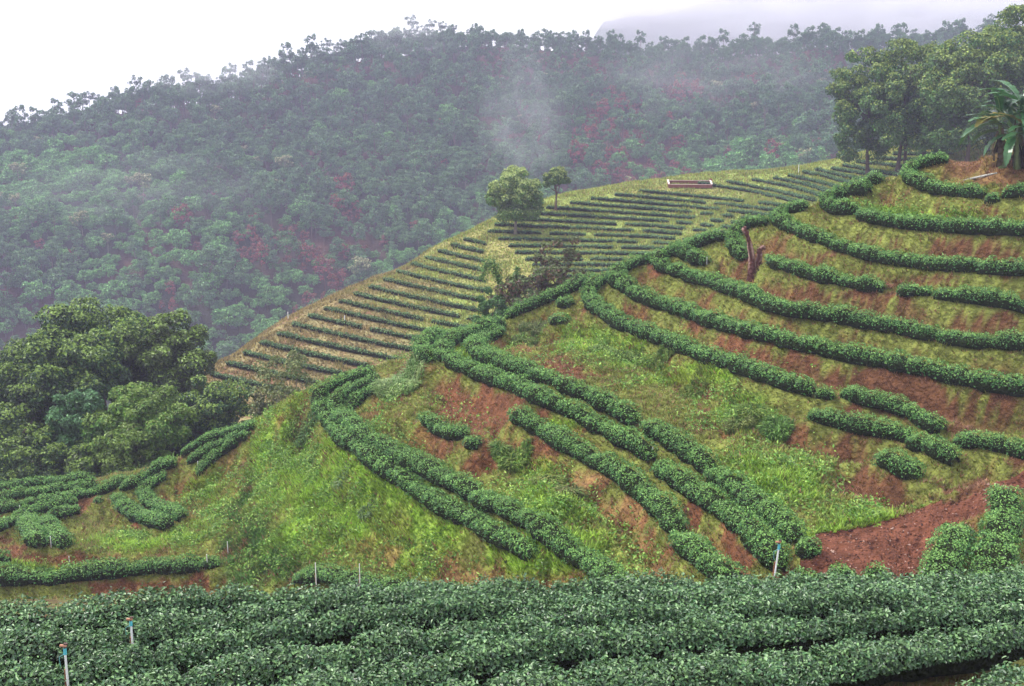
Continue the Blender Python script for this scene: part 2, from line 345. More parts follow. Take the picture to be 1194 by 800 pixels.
for px, wd, ht, lab in HB_ROWS:
    a = np.array(px, float)
    s = np.concatenate([[0], np.cumsum(np.linalg.norm(np.diff(a, axis=0), axis=1))]); t = np.linspace(0, s[-1], max(3, int(s[-1]/5)))
    a = np.stack([np.interp(t, s, a[:, 0]), np.interp(t, s, a[:, 1])], 1)
    q = hit(a[:, 0], a[:, 1], ht*.45+.12, 30, 112); q = q[~np.isnan(q[:, 0])]
    if len(q) < 2: print('LOST', lab); continue
    k = np.ones(3)/3
    if len(q) > 4:
        for _ in range(2): q[1:-1] = (q[:-2]+q[1:-1]*2+q[2:])/4
    rows_b.append((smooth(q, .3), wd, ht, lab))
# small benches under the rows
allp = np.concatenate([r[0][::2] for r in rows_b]); allz = HB(allp[:, 0], allp[:, 1])
m = (WHO == 1) & (GY < 100); ix = np.argwhere(m); vx = GX[m]; vy = GY[m]; best = np.full(len(vx), 99.); bz = np.zeros(len(vx))
for s in range(0, len(vx), 20000):
    d2 = (vx[s:s+20000, None]-allp[None, :, 0])**2+(vy[s:s+20000, None]-allp[None, :, 1])**2; best[s:s+20000] = np.sqrt(d2.min(1)); bz[s:s+20000] = allz[d2.argmin(1)]
NEAR = np.full(Z.shape, 99.); NEAR[m] = best; dn = np.clip((bz-Z[m])/.25+.3, 0, 1); DOWN = np.zeros(Z.shape); CUT = np.exp(-((best-1.15)/.45)**2)*dn; DOWN[m] = CUT
tt0 = np.clip((best-.55)/.6, 0, 1); st = tt0*tt0*(3-2*tt0); Z[m] += .34*np.exp(-(best/.85)**2) - dn*.55*st*np.exp(-(np.maximum(best-1.1, 0)/1.5)**2) - (1-dn)*.18*np.exp(-((best-1.2)/.7)**2)
Z[m] += .13*fbm(vx/2.2, vy/2.2, 0, 4, seed=2)*np.clip(best/1.2, 0, 1)
SOIL_DIG = True
# ---------------------------------------------------------------- ground colours (what grows or lies there)
SOILB = [(560,480,70,34),(510,520,60,26),(470,450,20,22),(600,530,45,14),(560,545,35,10),(680,430,34,13),(640,412,22,10),(700,565,40,12),(735,595,22,12),(760,630,22,22),(724,356,9,13),(757,320,8,9),(780,385,40,7),(850,402,50,7),
 (905,420,60,7),(1010,445,90,12),(1110,470,90,24),(1060,455,80,14),(928,497,14,22),(905,535,13,12),(770,430,22,10),(800,455,30,13),(815,485,26,20),(850,500,22,20),(1010,560,40,22),(1070,585,60,12),(960,520,20,10),(1120,560,50,14),
 (215,588,36,14),(235,600,26,9),(160,612,8,16),(18,640,26,16),(55,652,40,7),(165,682,90,8),(225,678,30,12),(225,565,16,18),(345,520,8,10),(560,678,46,10),(440,655,26,8),(320,500,8,14),(1155,290,60,9),(1050,322,110,9),(960,345,80,8),(1150,375,60,8),
 (950,300,70,7),(1000,280,60,6),(1130,245,60,6),(1170,205,40,14),(1120,190,30,18),(80,600,20,16),(95,585,12,8),(1194,540,30,12),(1170,640,12,60),(700,400,30,7),(590,395,20,8),(810,600,10,30),(855,650,14,30),(880,680,30,8),(690,505,40,6),(620,470,30,5),(490,425,26,10),(1020,500,20,6),(1130,500,20,12)]
GREENB = [(400,570,120,80),(330,530,50,60),(480,620,90,50),(330,640,50,40),(640,595,60,30),(640,640,90,30),(900,560,60,40),(960,620,40,20),(700,400,60,20),(870,480,60,30),(800,440,60,14),(560,420,60,12),(640,560,30,20),(740,420,40,10),(1000,600,60,14),(180,630,80,10),(60,665,60,6),(660,500,30,8),(1080,250,100,9),(240,580,30,50)]
DRYB = [(324,488,7,9),(321,502,6,10),(318,516,6,10),(314,532,6,12),(310,550,5,12),(1130,190,60,30),(1180,205,50,16),(1150,175,60,20),(262,545,22,26),(95,578,16,10),(690,560,50,14),(730,600,26,14),(760,640,20,24),(560,675,50,12),(445,640,30,14),(1170,640,16,60),(260,520,16,16),(230,600,40,18),(600,400,20,8),(490,420,30,10),(440,480,16,22)]
DARKB = [(300,640,34,55),(285,590,12,60),(330,660,50,30),(290,680,40,30),(360,500,20,30),(270,650,30,30)]
def blobs(u, v, Bl, soft=1.):
    r = np.zeros(np.shape(u))
    for a, b, ru, rv in Bl:
        q = ((u-a)/ru)**2+((v-b)/rv)**2
        r = np.maximum(r, np.exp(-q*soft))
    return r
C_GR = np.array([.19, .215, .05]); C_BR = np.array([.25, .40, .055]); C_SOIL = np.array([.18, .075, .036]); C_DRY = np.array([.30, .185, .075]); C_DK = np.array([.07, .15, .035]); C_BROWN = np.array([.115, .055, .028])
def bcol(x, y, z):
    u, v, d = proj(x, y, z); ct = Hf(x, y, DOWN)
    n = fbm(x/1.6, y/1.6, 0, 4, 3); n2 = fbm(x/.5, y/.5, 0, 2, 8)
    wu = u+14*fbm(x/3, y/3, 0, 2, 5); wv = v+9*fbm(x/3, y/3, 0, 2, 6)
    s = np.clip((blobs(wu, wv, SOILB)+.45*n+.3*n2-.42)*5.5, 0, 1)
    gb = blobs(wu, wv, GREENB)
    s = np.maximum(s, np.clip((n+.5*n2-.62)*2, 0, .7)); s = s*(1-.8*np.clip(gb*1.6-.3, 0, 1)); s = np.maximum(s, np.clip((ct-.45+.55*n+.3*n2)*2.2, 0, 1)*np.where(gb > .5, .35, .85))
    g = np.clip((blobs(wu, wv, GREENB)+.3*n-.28)*2.2, 0, 1)
    dr = np.clip((blobs(wu, wv, DRYB)+.3*n2-.35)*2.2, 0, 1)
    dk = np.clip((blobs(wu, wv, DARKB)+.2*n-.4)*2, 0, 1)
    return s, g, dr, dk
def mixc(a, b, t): return a*(1-t[..., None])+b*t[..., None]
def bshade(s, g, dr, dk, u):
    c = mixc(np.broadcast_to(C_GR, s.shape+(3,)), C_BR, g); c = mixc(c, C_DK, dk)
    so = mixc(np.broadcast_to(C_SOIL, s.shape+(3,)), C_BROWN, np.clip((u-850)/160, 0, .75))
    c = mixc(c, so, s); return mixc(c, C_DRY, dr*.75)
tint = np.zeros(Z.shape+(3,)); tint[:] = (.05, .055, .03)
bu, bv, _ = proj(GX, GY, Z)
m1 = WHO == 1
S_, G_, R_, K_ = bcol(GX[m1], GY[m1], Z[m1])
Z[m1] -= (.22*S_+.05*fbm(GX[m1]/.7, GY[m1]/.7, 0, 2, 77))*np.clip(NEAR[m1]/1.0-.5, 0, 1)*np.clip(1-S_*0, 0, 1)
Z[m1] += .10*G_*np.clip(fbm(GX[m1]/1.3, GY[m1]/1.3, 0, 2, 78), 0, 1)
tint[m1] = bshade(S_, G_, R_, K_, bu[m1])*(.82+.28*np.clip(fbm(GX[m1]/.35, GY[m1]/.35, 0, 2, 61), -1, 1))[:, None]
m0 = WHO == 0; tint[m0] = mixc(np.broadcast_to(np.array([.10, .06, .03]), (m0.sum(), 3)), np.array([.12, .13, .04]), np.clip(.5+fbm(GX[m0]/.8, GY[m0]/.8), 0, 1))
m2 = WHO == 2
un, vn = bu[m2], bv[m2]; n = fbm(GX[m2]/5, GY[m2]/5, 0, 4, 11); n3 = fbm(GX[m2]/1.2, GY[m2]/1.2, 0, 3, 12)
gr = np.clip((un-410)/120+.6*n, .15, 1)
cC = mixc(np.broadcast_to(np.array([.25, .20, .105]), (m2.sum(), 3)), np.array([.23, .29, .075]), gr)
cC = mixc(cC, np.array([.17, .08, .05]), np.clip(.9*n3+.35*n+.1, 0, .85)*np.clip(1.1-(un-430)/200, .12, 1))
cC = mixc(cC, np.array([.28, .25, .09]), np.clip(blobs(un, vn, [(560,290,50,22),(790,222,60,6),(1090,172,40,8),(600,325,50,14)])*1.5, 0, .9))
tint[m2] = cC
m3 = WHO == 3
tint[m3] = mixc(np.broadcast_to(np.array([.035, .045, .025]), (m3.sum(), 3)), np.array([.09, .045, .035]), np.clip(.2+fbm(GX[m3]/30, GY[m3]/30, 0, 3, 14)+blobs(bu[m3], bv[m3], [(380,260,90,60),(730,170,60,50),(1000,160,70,20)]), 0, 1))
m4 = WHO == 4; tint[m4] = mixc(np.broadcast_to(np.array([.04, .07, .04]), (m4.sum(), 3)), np.array([.02, .035, .03]), np.clip(.5+fbm(GX[m4]/18, GY[m4]/30, 0, 4, 15), 0, 1))
# gravel track polygon (given by its outline on the slope)
def inpoly(u, v, P):
    r = np.zeros(np.shape(u), bool); P = list(P)
    for (a, b), (c, d) in zip(P, P[1:]+P[:1]):
        r ^= ((b > v) != (d > v)) & (u < (c-a)*(v-b)/(d-b+1e-9)+a)
    return r
TRACK = [(1196,548),(1150,566),(1095,585),(1050,602),(1000,616),(955,622),(938,632),(950,652),(900,672),(830,692),(1080,692),(1086,664),(1098,635),(1118,612),(1150,592),(1196,572)]
nr, nc = Z.shape
fi = np.arange((nr-1)*(nc-1)); a = (fi//(nc-1))*nc+fi % (nc-1)
quads = np.stack([a, a+1, a+nc+1, a+nc], 1)
fw = WHO.ravel()[a]
cu = bu.ravel()[quads].mean(1); cv = bv.ravel()[quads].mean(1)
jx = GX.ravel()[a]; jy = GY.ravel()[a]
tr = inpoly(cu+5*vnoise(jx*1.3, jy*1.3), cv+4*vnoise(jx*1.3, jy*1.3, 5), TRACK) & (fw == 1) & (jy < 75)
VV = np.stack([GX.ravel(), GY.ravel(), Z.ravel()], 1); TT = tint.reshape(-1, 3)
def terr(name, mask, mt, tt=None):
    q = quads[mask]; ids, inv = np.unique(q.ravel(), return_inverse=True)
    o = MB().add(VV[ids], inv.reshape(-1, 4), (TT if tt is None else tt)[ids], smooth=True).build(name, mt); o['kind'] = 'structure'; return o
terr('field_ground', fw == 0, M_SOIL)
terr('hillside', (fw == 1) & ~tr, M_SOIL)
terr('far_hillside', fw == 2, M_FARSOIL)
terr('mountain', fw == 3, M_FARSOIL)
terr('distant_ridge', fw == 4, M_FARSOIL)
tt = TT.copy(); nz = fbm(GX.ravel()*1.2, GY.ravel()*1.2, 0, 3, 21)[:, None]; tt[:] = np.array([.12, .046, .028])*(1+.35*nz)
terr('gravel_track', tr, M_SOIL, tt)
# ---------------------------------------------------------------- leaves
def perp(N, A): return unit(A-(A*N).sum(-1, keepdims=True)*N)
def leaves(mb, P, N, A, Ln, Wd, col, fine=False, fold=.18, droop=.12, mi=0):
    n = len(P); N = unit(N); A = perp(N, A); S = np.cross(N, A); Ln = np.broadcast_to(Ln, n)[:, None]; Wd = np.broadcast_to(Wd, n)[:, None]
    if fine:
        V = np.stack([P, P+A*Ln*.3+S*Wd*.5+N*Wd*fold, P+A*Ln*.68+S*Wd*.4+N*Wd*fold*.6-N*Ln*droop*.3, P+A*Ln-N*Ln*droop*1.3,
                      P+A*Ln*.68-S*Wd*.4+N*Wd*fold*.6-N*Ln*droop*.3, P+A*Ln*.3-S*Wd*.5+N*Wd*fold], 1)
        b = np.arange(n)[:, None]*6
        f = np.concatenate([b+np.array([[0, 1, 2, 3]]), b+np.array([[0, 3, 4, 5]])]); k = 6
    else:
        V = np.stack([P, P+A*Ln*.5+S*Wd*.5+N*Wd*fold, P+A*Ln-N*Ln*droop, P+A*Ln*.5-S*Wd*.5+N*Wd*fold], 1)
        f = np.arange(n)[:, None]*4+np.array([[0, 1, 2, 3]]); k = 4
    mb.add(V.reshape(-1, 3), f, np.repeat(col, k, 0), mi)
def palette(n, base, young_lit, pr, var=.22):
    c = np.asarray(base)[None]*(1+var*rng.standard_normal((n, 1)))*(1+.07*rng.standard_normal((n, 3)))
    y = rng.random(n) < pr; c[y] = np.asarray(young_lit)*(1+.2*rng.standard_normal((y.sum(), 1)))
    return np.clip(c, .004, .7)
def hedge(C, wd, ht, leaf, dens, base, young_lit, pr, fine=False, seed=0, hull=True, lump=.10, jit=.12, unit_=.8, phm=1.62, pe=(.75, .62), endx=.22, core=.74):
    C = np.asarray(C); n = len(C); wv = np.broadcast_to(np.asarray(wd, float), n); wv = np.concatenate([wv[:1], wv, wv[-1:]]); wd = float(np.mean(wv)); T = np.gradient(C, axis=0); T[:, 2] *= .5; T = unit(T)
    S = unit(np.cross(T, np.array([0, 0, 1.]))); s = np.concatenate([[0], np.cumsum(np.linalg.norm(np.diff(C, axis=0), axis=1))]); Lt = s[-1]
    # round the two ends
    EX = wd*endx; C = np.concatenate([C[:1]-T[:1]*EX, C, C[-1:]+T[-1:]*EX]); S = np.concatenate([S[:1], S, S[-1:]]); T = np.concatenate([T[:1], T, T[-1:]]); s = np.concatenate([[-EX], s, [Lt+EX]])
    mb = MB(); s0 = -EX; s1 = Lt+EX
    def at(q, A): return np.stack([np.interp(q, s, A[:, i]) for i in range(3)], 1)
    def endf(q):
        e = np.minimum(q-s0, s1-q)/(wd*.62); return np.sqrt(np.clip(1-(1-np.clip(e, 0, 1))**2, .0, 1))
    def surf(q, ph, k=1.):
        c = at(q, C); sd = unit(at(q, S)); e = endf(q)
        lm = 1+lump*(.8*vnoise(q/.38/unit_+seed, ph*1.5, seed*.37)+1.2*vnoise(q/1.1/unit_+seed*3, ph*.5, seed*.71))-lump*1.25*np.clip(1-np.abs(((q/unit_/1.5+.35*vnoise(q/3, seed, 1)) % 1)-.5)/.13, 0, 1)
        sn = np.sin(ph); cs = np.cos(ph)
        la = np.sign(sn)*np.abs(sn)**pe[0]*np.interp(q, s, wv)*.5*lm*(.35+.65*e)*k; up = np.where(cs > 0, np.abs(cs)**pe[1], -.55*np.abs(cs))*ht*.62*lm*(.45+.55*e)*k+ht*.38*(.6+.4*e)
        nn = unit(sd*sn[:, None]+np.array([0, 0, 1.])*(cs[:, None]+.15))
        return c+sd*la[:, None]+np.array([0, 0, 1.])*up[:, None], nn, unit(at(q, T))
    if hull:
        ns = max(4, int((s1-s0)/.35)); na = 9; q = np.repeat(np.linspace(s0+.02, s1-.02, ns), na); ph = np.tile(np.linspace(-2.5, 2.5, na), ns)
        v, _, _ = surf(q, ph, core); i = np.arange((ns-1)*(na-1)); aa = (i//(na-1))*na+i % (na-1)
        mb.add(v, np.stack([aa, aa+1, aa+na+1, aa+na], 1), np.array(base)*.12+np.array([.010, .007, .004]), 1, True)  # twiggy core, blackened to paint in the shade below the leaves
    per = (wd+2*ht)*.85; N = int(dens*(s1-s0)*per); q = rng.uniform(s0, s1, N); ph = rng.uniform(-phm, phm, N)
    kp = rng.random(N) > np.clip((np.abs(ph)-1.0)*1.5, 0, .75); q, ph = q[kp], ph[kp]; N = len(q)
    v, nn, tt_ = surf(q, ph)
    v = v+nn*(rng.uniform(-1, .35, N)*jit+np.where(rng.random(N) < .12, jit*.8*rng.random(N), 0))[:, None]+np.array([0, 0, 1.])*(np.where(rng.random(N) < .15, jit*.9, 0)*rng.random(N)*np.clip(np.cos(ph), 0, 1))[:, None]
    Nn = unit(nn+rng.standard_normal((N, 3))*.6+np.array([0, 0, .15])); A = rng.standard_normal((N, 3))+nn*.5+np.array([0, 0, .35])
    Ln = leaf*rng.uniform(.7, 1.3, N)
    leaves(mb, v-unit(perp(Nn, A))*Ln[:, None]*.4, Nn, A, Ln, Ln*.52, palette(N, base, young_lit, pr*2.2*np.clip(np.cos(ph), 0, 1)**1.5, .28), fine)
    return mb, Lt
T_NEAR = (.048, .112, .045); T_MID = (.05, .145, .036); T_FAR = (.035, .095, .048)
# near hill rows
for i, (C, wd, ht, lab) in enumerate(rows_b):
    if len(C) > 12:
        sq = np.arange(len(C))*.3; C = C.copy(); C[:, 1] += .13*vnoise(sq/1.6, sq*0+i*3.3); C[:, 0] += .1*vnoise(sq/1.3, sq*0+i*5.1); ht = ht*.95
    yy = C[:, 1].mean(); lf = .088 if yy < 58 else .105
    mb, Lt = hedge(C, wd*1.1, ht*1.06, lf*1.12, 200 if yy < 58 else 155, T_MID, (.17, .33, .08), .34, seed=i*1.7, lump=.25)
    c = C[len(C)//2]
    o = mb.build('tea_hedge' if Lt > 1.6 else 'tea_bush', [M_TEAM, M_TWIG_SHADE], loc=c)
    tag(o, lab, 'tea hedge' if Lt > 1.6 else 'tea bush', 'tea hedges on the near hill')
# foreground field rows
GAPS = [[(-200,700),(0,691),(120,687),(250,682),(500,677),(800,671),(1400,661)],
        [(-200,752),(0,728),(111,724),(162,714),(250,703),(400,694),(600,688),(900,681),(1400,668)],
        [(-200,796),(0,764),(162,748),(280,724),(400,709),(567,701),(687,697),(900,687),(1400,673)],
        [(-200,846),(0,810),(135,782),(236,763),(355,741),(400,734),(552,715),(697,707),(900,695),(1100,688),(1400,680)],
        [(-200,930),(0,862),(200,812),(350,783),(400,772),(552,744),(697,724),(850,712),(1000,706),(1400,692)],
        [(-200,990),(0,935),(300,850),(520,790),(603,770),(660,763),(800,750),(950,735),(1100,722),(1400,705)],
        [(-200,1100),(300,950),(520,845),(700,815),(900,792),(1000,784),(1100,766),(1194,745),(1400,722)],
        [(-200,1200),(300,1050),(520,950),(900,880),(1194,850),(1400,830)]]
FGL = ['rearmost tea hedge along the edge of the front field','second tea hedge from the back of the front field','third tea hedge from the back of the front field','fourth tea hedge from the back, passing the two white stakes of the front field',
       'fifth tea hedge from the back of the front field','wide tea hedge of the front field with the bare brown gap below it','nearest tea hedge, only its leafy top showing at the bottom right corner']
def fgpt(u, v):                                   # on a plane inside the hedges of the front field
    a, b = ray(u, v); y = (-7.55+.70)/(b+.12); return np.stack([a*y, y], -1)
TQ = np.linspace(0, 1, 150); GL = []
for g in GAPS:
    g = np.array(g, float); uu = -200+1600*TQ; GL.append(fgpt(uu, np.interp(uu, g[:, 0], g[:, 1])+2.5*vnoise(uu/60, g[0, 1])))
for i, lab in enumerate(FGL):
    A, B_ = GL[i], GL[i+1]
    if i == 6:
        g = np.array(GAPS[6], float); uu = -200+1600*TQ; A = fgpt(uu, np.interp(uu, g[:, 0], g[:, 1])+np.interp(uu, [700, 950, 1120, 1400], [2, 20, 24, 14]))
    mid = (A+B_)/2; tg = np.gradient(mid, axis=0); tg /= np.linalg.norm(tg, axis=1, keepdims=True)
    sep = np.abs((A-B_)[:, 0]*-tg[:, 1]+(A-B_)[:, 1]*tg[:, 0])
    ok = (mid[:, 1] < 22.3) & (mid[:, 1] > 10.5) & (sep > .14)
    P = np.concatenate([mid, sep[:, None]], 1)[ok]
    if len(P) < 8: print('short fg', lab); continue
    P = smooth(np.insert(P, 2, 0, axis=1), .22)
    C = P[:, :3].copy(); C[:, 2] = Hf(C[:, 0], C[:, 1])-.03; wv = np.clip(P[:, 3]*.72-.22, .4, 2.6)
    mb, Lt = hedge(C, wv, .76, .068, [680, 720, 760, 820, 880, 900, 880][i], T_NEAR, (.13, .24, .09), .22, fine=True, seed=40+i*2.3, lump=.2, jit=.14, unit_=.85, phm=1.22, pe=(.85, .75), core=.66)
    tag(mb.build('tea_hedge', [M_TEA, M_TWIG_SHADE], loc=C[len(C)//2]), lab, 'tea hedge', 'tea hedges of the front field')
# far terraces
far = []
def sil(u): return np.interp(u, [240,300,360,430,500,560,600,640,700,760,830,900,940,985,1040,1110], [433,396,362,329,292,264,247,236,224,215,209,204,198,190,178,168])
k = 0
for us in np.cumsum([246]+[20-6.5*k_/20 for k_ in range(17)]):
    if us > 550: break                  # the brown slope at the left
    vs0 = sil(us)+3.5; q = []
    end = 566 if us > 330 else us+215
    for u in np.arange(us, end, 4): 
        d = u-us; q.append((u, vs0+.235*d-.00017*d*d))
    far.append((q, 'brown', .13, 'narrow tea hedge on the bare brown slope of the far terraced hill', 'tea hedges on the far brown slope'))
for v76 in np.arange(221.5, 334, 6.5):                      # the green slope under the red brick enclosure
    q = []
    s_l = np.interp(v76, [222, 300], [.10, .0])
    for u in np.arange(566, 968, 4):
        v = v76+(s_l*(u-760) if u < 760 else .085*(u-760)+.00012*(u-760)**2)
        left = 562+max(0, (v-262))*1.35
        if v > sil(u)+2 and u > left: q.append((u, v))
    if len(q) > 6: far.append((q, 'green', .12 if v76 < 262 else .25, 'narrow tea hedge on the green slope of the far terraced hill', 'tea hedges on the far green slope'))
for r in [[(1043,177),(1110,177)],[(1022,182),(1090,185)],[(1000,186),(1047,191),(1070,194)],[(984,190),(1043,201),(1056,203)],[(970,194),(1010,200),(1045,207)],[(952,195),(1000,206),(1028,212)],
          [(937,198),(965,203),(1010,217)],[(920,202),(950,208),(995,222)],[(903,205),(940,212),(980,226)],[(878,207),(920,214),(965,228)],[(848,209),(900,219),(950,231)],[(815,211),(880,221),(940,235)]]:
    q = []
    for (a, b), (c, d) in zip(r[:-1], r[1:]):
        for t in np.linspace(0, 1, max(2, int((c-a)/4))): q.append((a+(c-a)*t, b+(d-b)*t))
    far.append((q, 'upper', .05, 'unbroken narrow tea hedge on the upper right of the far terraced hill', 'tea hedges below the grove'))
nfar = 0
for i, (q, zn, gap, lab, grp) in enumerate(far):
    q = np.array(q); w3 = hit(q[:, 0], q[:, 1], .55, 100, 300)
    ok = ~np.isnan(w3[:, 0]); ok &= np.concatenate([[True], np.abs(np.diff(np.nan_to_num(w3[:, 1], nan=-99))) < 12])
    cur = []; segs = []; run = 0; lim = rng.uniform(14, 40) if zn == 'brown' else rng.uniform(12, 50)
    for j in range(len(q)):
        patch = zn == 'green' and inpoly(q[j, 0], q[j, 1], [(820,246),(900,252),(860,286),(770,296)])
        if not ok[j]:
            if len(cur) > 2: segs.append(cur)
            cur = []; continue
        if zn != 'upper' and run > (lim if not patch else 3):
            if len(cur) > 1: segs.append(cur)
            run = -1 if rng.random() < 1-gap else -3; cur = []; lim = rng.uniform(9, 46); continue
        run += 1
        if run > 0: cur.append(w3[j])
    if len(cur) > 2: segs.append(cur)
    for sg in segs:
        sg = np.array(sg)
        if len(sg) > 4:
            for _ in range(4): sg[1:-1] = (sg[:-2]+sg[1:-1]*2+sg[2:])/4
        C = smooth(sg, .6); 
        if len(C) < 3: continue
        C[:, 2] = Hf(C[:, 0], C[:, 1])-.08
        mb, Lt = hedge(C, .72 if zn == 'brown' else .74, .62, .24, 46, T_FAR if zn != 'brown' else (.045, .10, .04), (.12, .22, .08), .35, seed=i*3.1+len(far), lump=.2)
        tag(mb.build('tea_hedge' if Lt > 2 else 'tea_bush', [M_TEAM, M_TWIG_SHADE], loc=C[len(C)//2]), lab if Lt > 6 else lab.replace('narrow tea hedge', 'short clump of tea bushes'), 'tea hedge', grp); nfar += 1
print('far hedges', nfar)
# ---------------------------------------------------------------- trees
def tube(mb, P, Rr, col, n=7, mi=0):
    P = np.asarray(P, float); m_ = len(P); Rr = np.asarray(Rr, float); T = unit(np.gradient(P, axis=0)); ref = np.array([.31, .95, .05])
    A = unit(np.cross(T, ref)); Bn = np.cross(T, A); th = np.arange(n)*2*math.pi/n
    v = P[:, None]+Rr[:, None, None]*(A[:, None]*np.cos(th)[None, :, None]+Bn[:, None]*np.sin(th)[None, :, None])
    i = np.arange((m_-1)*n); r = i//n; c = i % n
    f = np.stack([r*n+c, r*n+(c+1) % n, (r+1)*n+(c+1) % n, (r+1)*n+c], 1)
    mb.add(v.reshape(-1, 3), f, col, mi, True)
    mb.add(v[-1], np.array([list(range(n))]) if n == 4 else np.stack([np.zeros(n-2, int), np.arange(1, n-1), np.arange(2, n)], 1), col, mi)
def make_tree(h, rx, rz, cz, ncl, lpc, leaf, base, young_lit, pr, rc=(.16, .28), trunk_r=.25, bark=(.10, .075, .055), shape='round', low=-.5, seed=0, lean=0., limbs=9):
    g = np.random.default_rng(seed); tk = MB(); cr = MB()
    top = np.array([lean*h*.25, 0, cz+rz*.3]); tn = 8; t = np.linspace(0, 1, tn)
    wob = np.stack([np.sin(t*4+seed)*.03*h*t, np.cos(t*3+seed)*.03*h*t, t*0], 1)
    TP_ = top[None]*t[:, None]+wob; tube(tk, TP_, trunk_r*(1-.8*t)*(1+.6*np.exp(-t*12)), bark)
    cen = []
    tries = 0
    while len(cen) < ncl and tries < 9000:
        tries += 1
        d = unit(g.standard_normal((1, 3)))[0]
        if d[2] < low: continue
        r = g.uniform(.25, 1)**.45 if g.random() < .8 else g.uniform(.2, .7)
        p = d*r
        if shape == 'cone': f = 1-.75*(p[2]*.5+.5); p[0] *= f*1.25; p[1] *= f*1.25
        if shape == 'dome': p[2] = p[2] if p[2] > 0 else p[2]*.5
        q = np.array([p[0]*rx, p[1]*rx, p[2]*rz])
        if any(np.linalg.norm(q-c) < rx*rc[0]*.85 for c in cen): continue
        cen.append(q)
    cen = np.array(cen); cc_ = np.array([top[0], top[1], cz])
    for c in cen[g.permutation(len(cen))[:limbs]]:
        b = TP_[g.integers(3, tn-1)]; e = cc_+c*.9; mid = (b+e)/2+np.array([0, 0, -.06*h])+g.standard_normal(3)*.02*h
        tt_ = np.linspace(0, 1, 6)[:, None]; P = b*(1-tt_)**2+2*mid*tt_*(1-tt_)+e*tt_**2
        tube(tk, P, trunk_r*.42*(1-.8*tt_[:, 0]), bark, 5)
    for c in cen:
        r = rx*g.uniform(*rc); n = max(6, int(lpc*g.uniform(.7, 1.3)))
        d = unit(g.standard_normal((n, 3))+np.array([0, 0, .45])+c/np.linalg.norm(c+1e-6)*.35)
        P = cc_+c+d*(r*g.uniform(.45, 1.06, n)**.6)[:, None]*np.array([1, 1, .72])
        P += .22*r*np.stack([vnoise(P[:, 0]/leaf/2.5, P[:, 1]/leaf/2.5, P[:, 2]/leaf/2.5, s_) for s_ in (1, 2, 3)], 1)
        N = unit(d+g.standard_normal((n, 3))*.55+np.array([0, 0, .3])); A = g.standard_normal((n, 3))+np.array([0, 0, -.4])
        Ln = leaf*g.uniform(.6, 1.35, n)
        cb = np.asarray(base)*(1+.16*g.standard_normal())*(1+np.array([.10, .03, 0])*g.standard_normal())
        col = palette(n, cb, young_lit, pr*(1.5 if c[2] > 0 else .5)*np.clip(d[:, 2]*1.6+.25, 0, 1.8), .2)  # paler leaves favour upward faces: lit clump tops painted in with new growth
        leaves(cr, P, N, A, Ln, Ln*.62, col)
    return tk, cr
def put_tree(name, loc, tk, cr, label, group, s=1, rz=0, cat='tree', lm=None):
    e = empty(name, loc, rz, s); tk.build('trunk', M_BARK, e); cr.build('crown', lm or M_LEAF, e)
    return tag(e, label, cat, group)
def copy_tree(src, loc, rz, s, label=None, group=None):
    c = src.copy(); SC.collection.objects.link(c); c.location = tuple(float(q) for q in loc); c.rotation_euler = (0, 0, rz); c.scale = s if not np.isscalar(s) else (s, s, s)
    for ch in list(src.children):
        d = ch.copy(); SC.collection.objects.link(d); d.parent = c
    if label: c['label'] = label
    if group: c['group'] = group
    return c
def base_at(u, D, dz=0):
    a, _ = ray(u, 400); x = float(ray(u, 300)[0])*D; return (x, D, float(Hf(x, D))+dz)
def tree_px(u, vtop, D, wpx):
    """base on the ground under column u at distance D; height and crown radius from what shows"""
    for _ in range(3): pass
    x, zt = float(ray(u, vtop)[0])*D, float(ray(u, vtop)[1])*D
    b = (x, D, float(Hf(x, D))); return b, zt-b[2], wpx/F*D/cp/2
# dark grove at the left, in the hollow behind the terrace
DK = (.028, .07, .02); DKY = (.17, .26, .05)
LEFT = [(20,398,104,150,'round',DK,'big dark evergreen at the left edge of the picture'),
        (112,353,108,150,'dome',DK,'tallest dark evergreen in the hollow, with the highest domed crown'),
        (186,366,106,112,'round',(.045,.075,.02),'tall olive crowned tree forming the right shoulder of the dark grove'),
        (70,385,100,120,'dome',(.03,.07,.02),'broad dark tree between the tallest one and the left edge'),
        (10,455,94,120,'round',(.028,.06,.018),'shadowy lower tree at the left edge of the grove'),
        (88,458,92,72,'round',(.05,.115,.04),'bluish green slender tree in front of the dark grove'),
        (160,452,92,105,'dome',(.085,.17,.025),'yellow green bushy tree at the front of the dark grove'),
        (142,500,89,90,'round',(.08,.14,.025),'low yellow green tree at the terrace edge before the grove'),
        (246,442,97,86,'round',(.03,.075,.028),'dark blue green rounded tree at the right end of the grove'),
        (205,470,98,70,'round',(.022,.05,.018),'very dark tree in the shade between the bushy tree and the rounded one'),
        (40,505,90,110,'round',(.03,.065,.02),'dark low tree behind the left tea terrace'),
        (-70,400,102,150,'round',DK,'dark evergreen mostly beyond the left edge of the picture'),
        (95,520,89,80,'round',(.045,.085,.022),'small green tree directly behind the back tea rows at left')]
for i, (u, vt, D, wp, sh, c, lab) in enumerate(LEFT):
    b, h, r = tree_px(u, vt, D, wp); h = max(h, 4)
    big = D > 99
    rz = min(h*.5, r*(.95 if sh == 'dome' else 1.2)); cz = h-rz*.98; r *= 1.1; c = tuple(np.array(c)*1.05)
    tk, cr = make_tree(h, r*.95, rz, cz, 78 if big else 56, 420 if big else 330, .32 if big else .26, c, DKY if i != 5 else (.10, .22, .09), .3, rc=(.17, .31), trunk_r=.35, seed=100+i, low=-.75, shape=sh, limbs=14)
    put_tree('broadleaf_tree', b, tk, cr, lab, 'dark grove left of the tea hill')
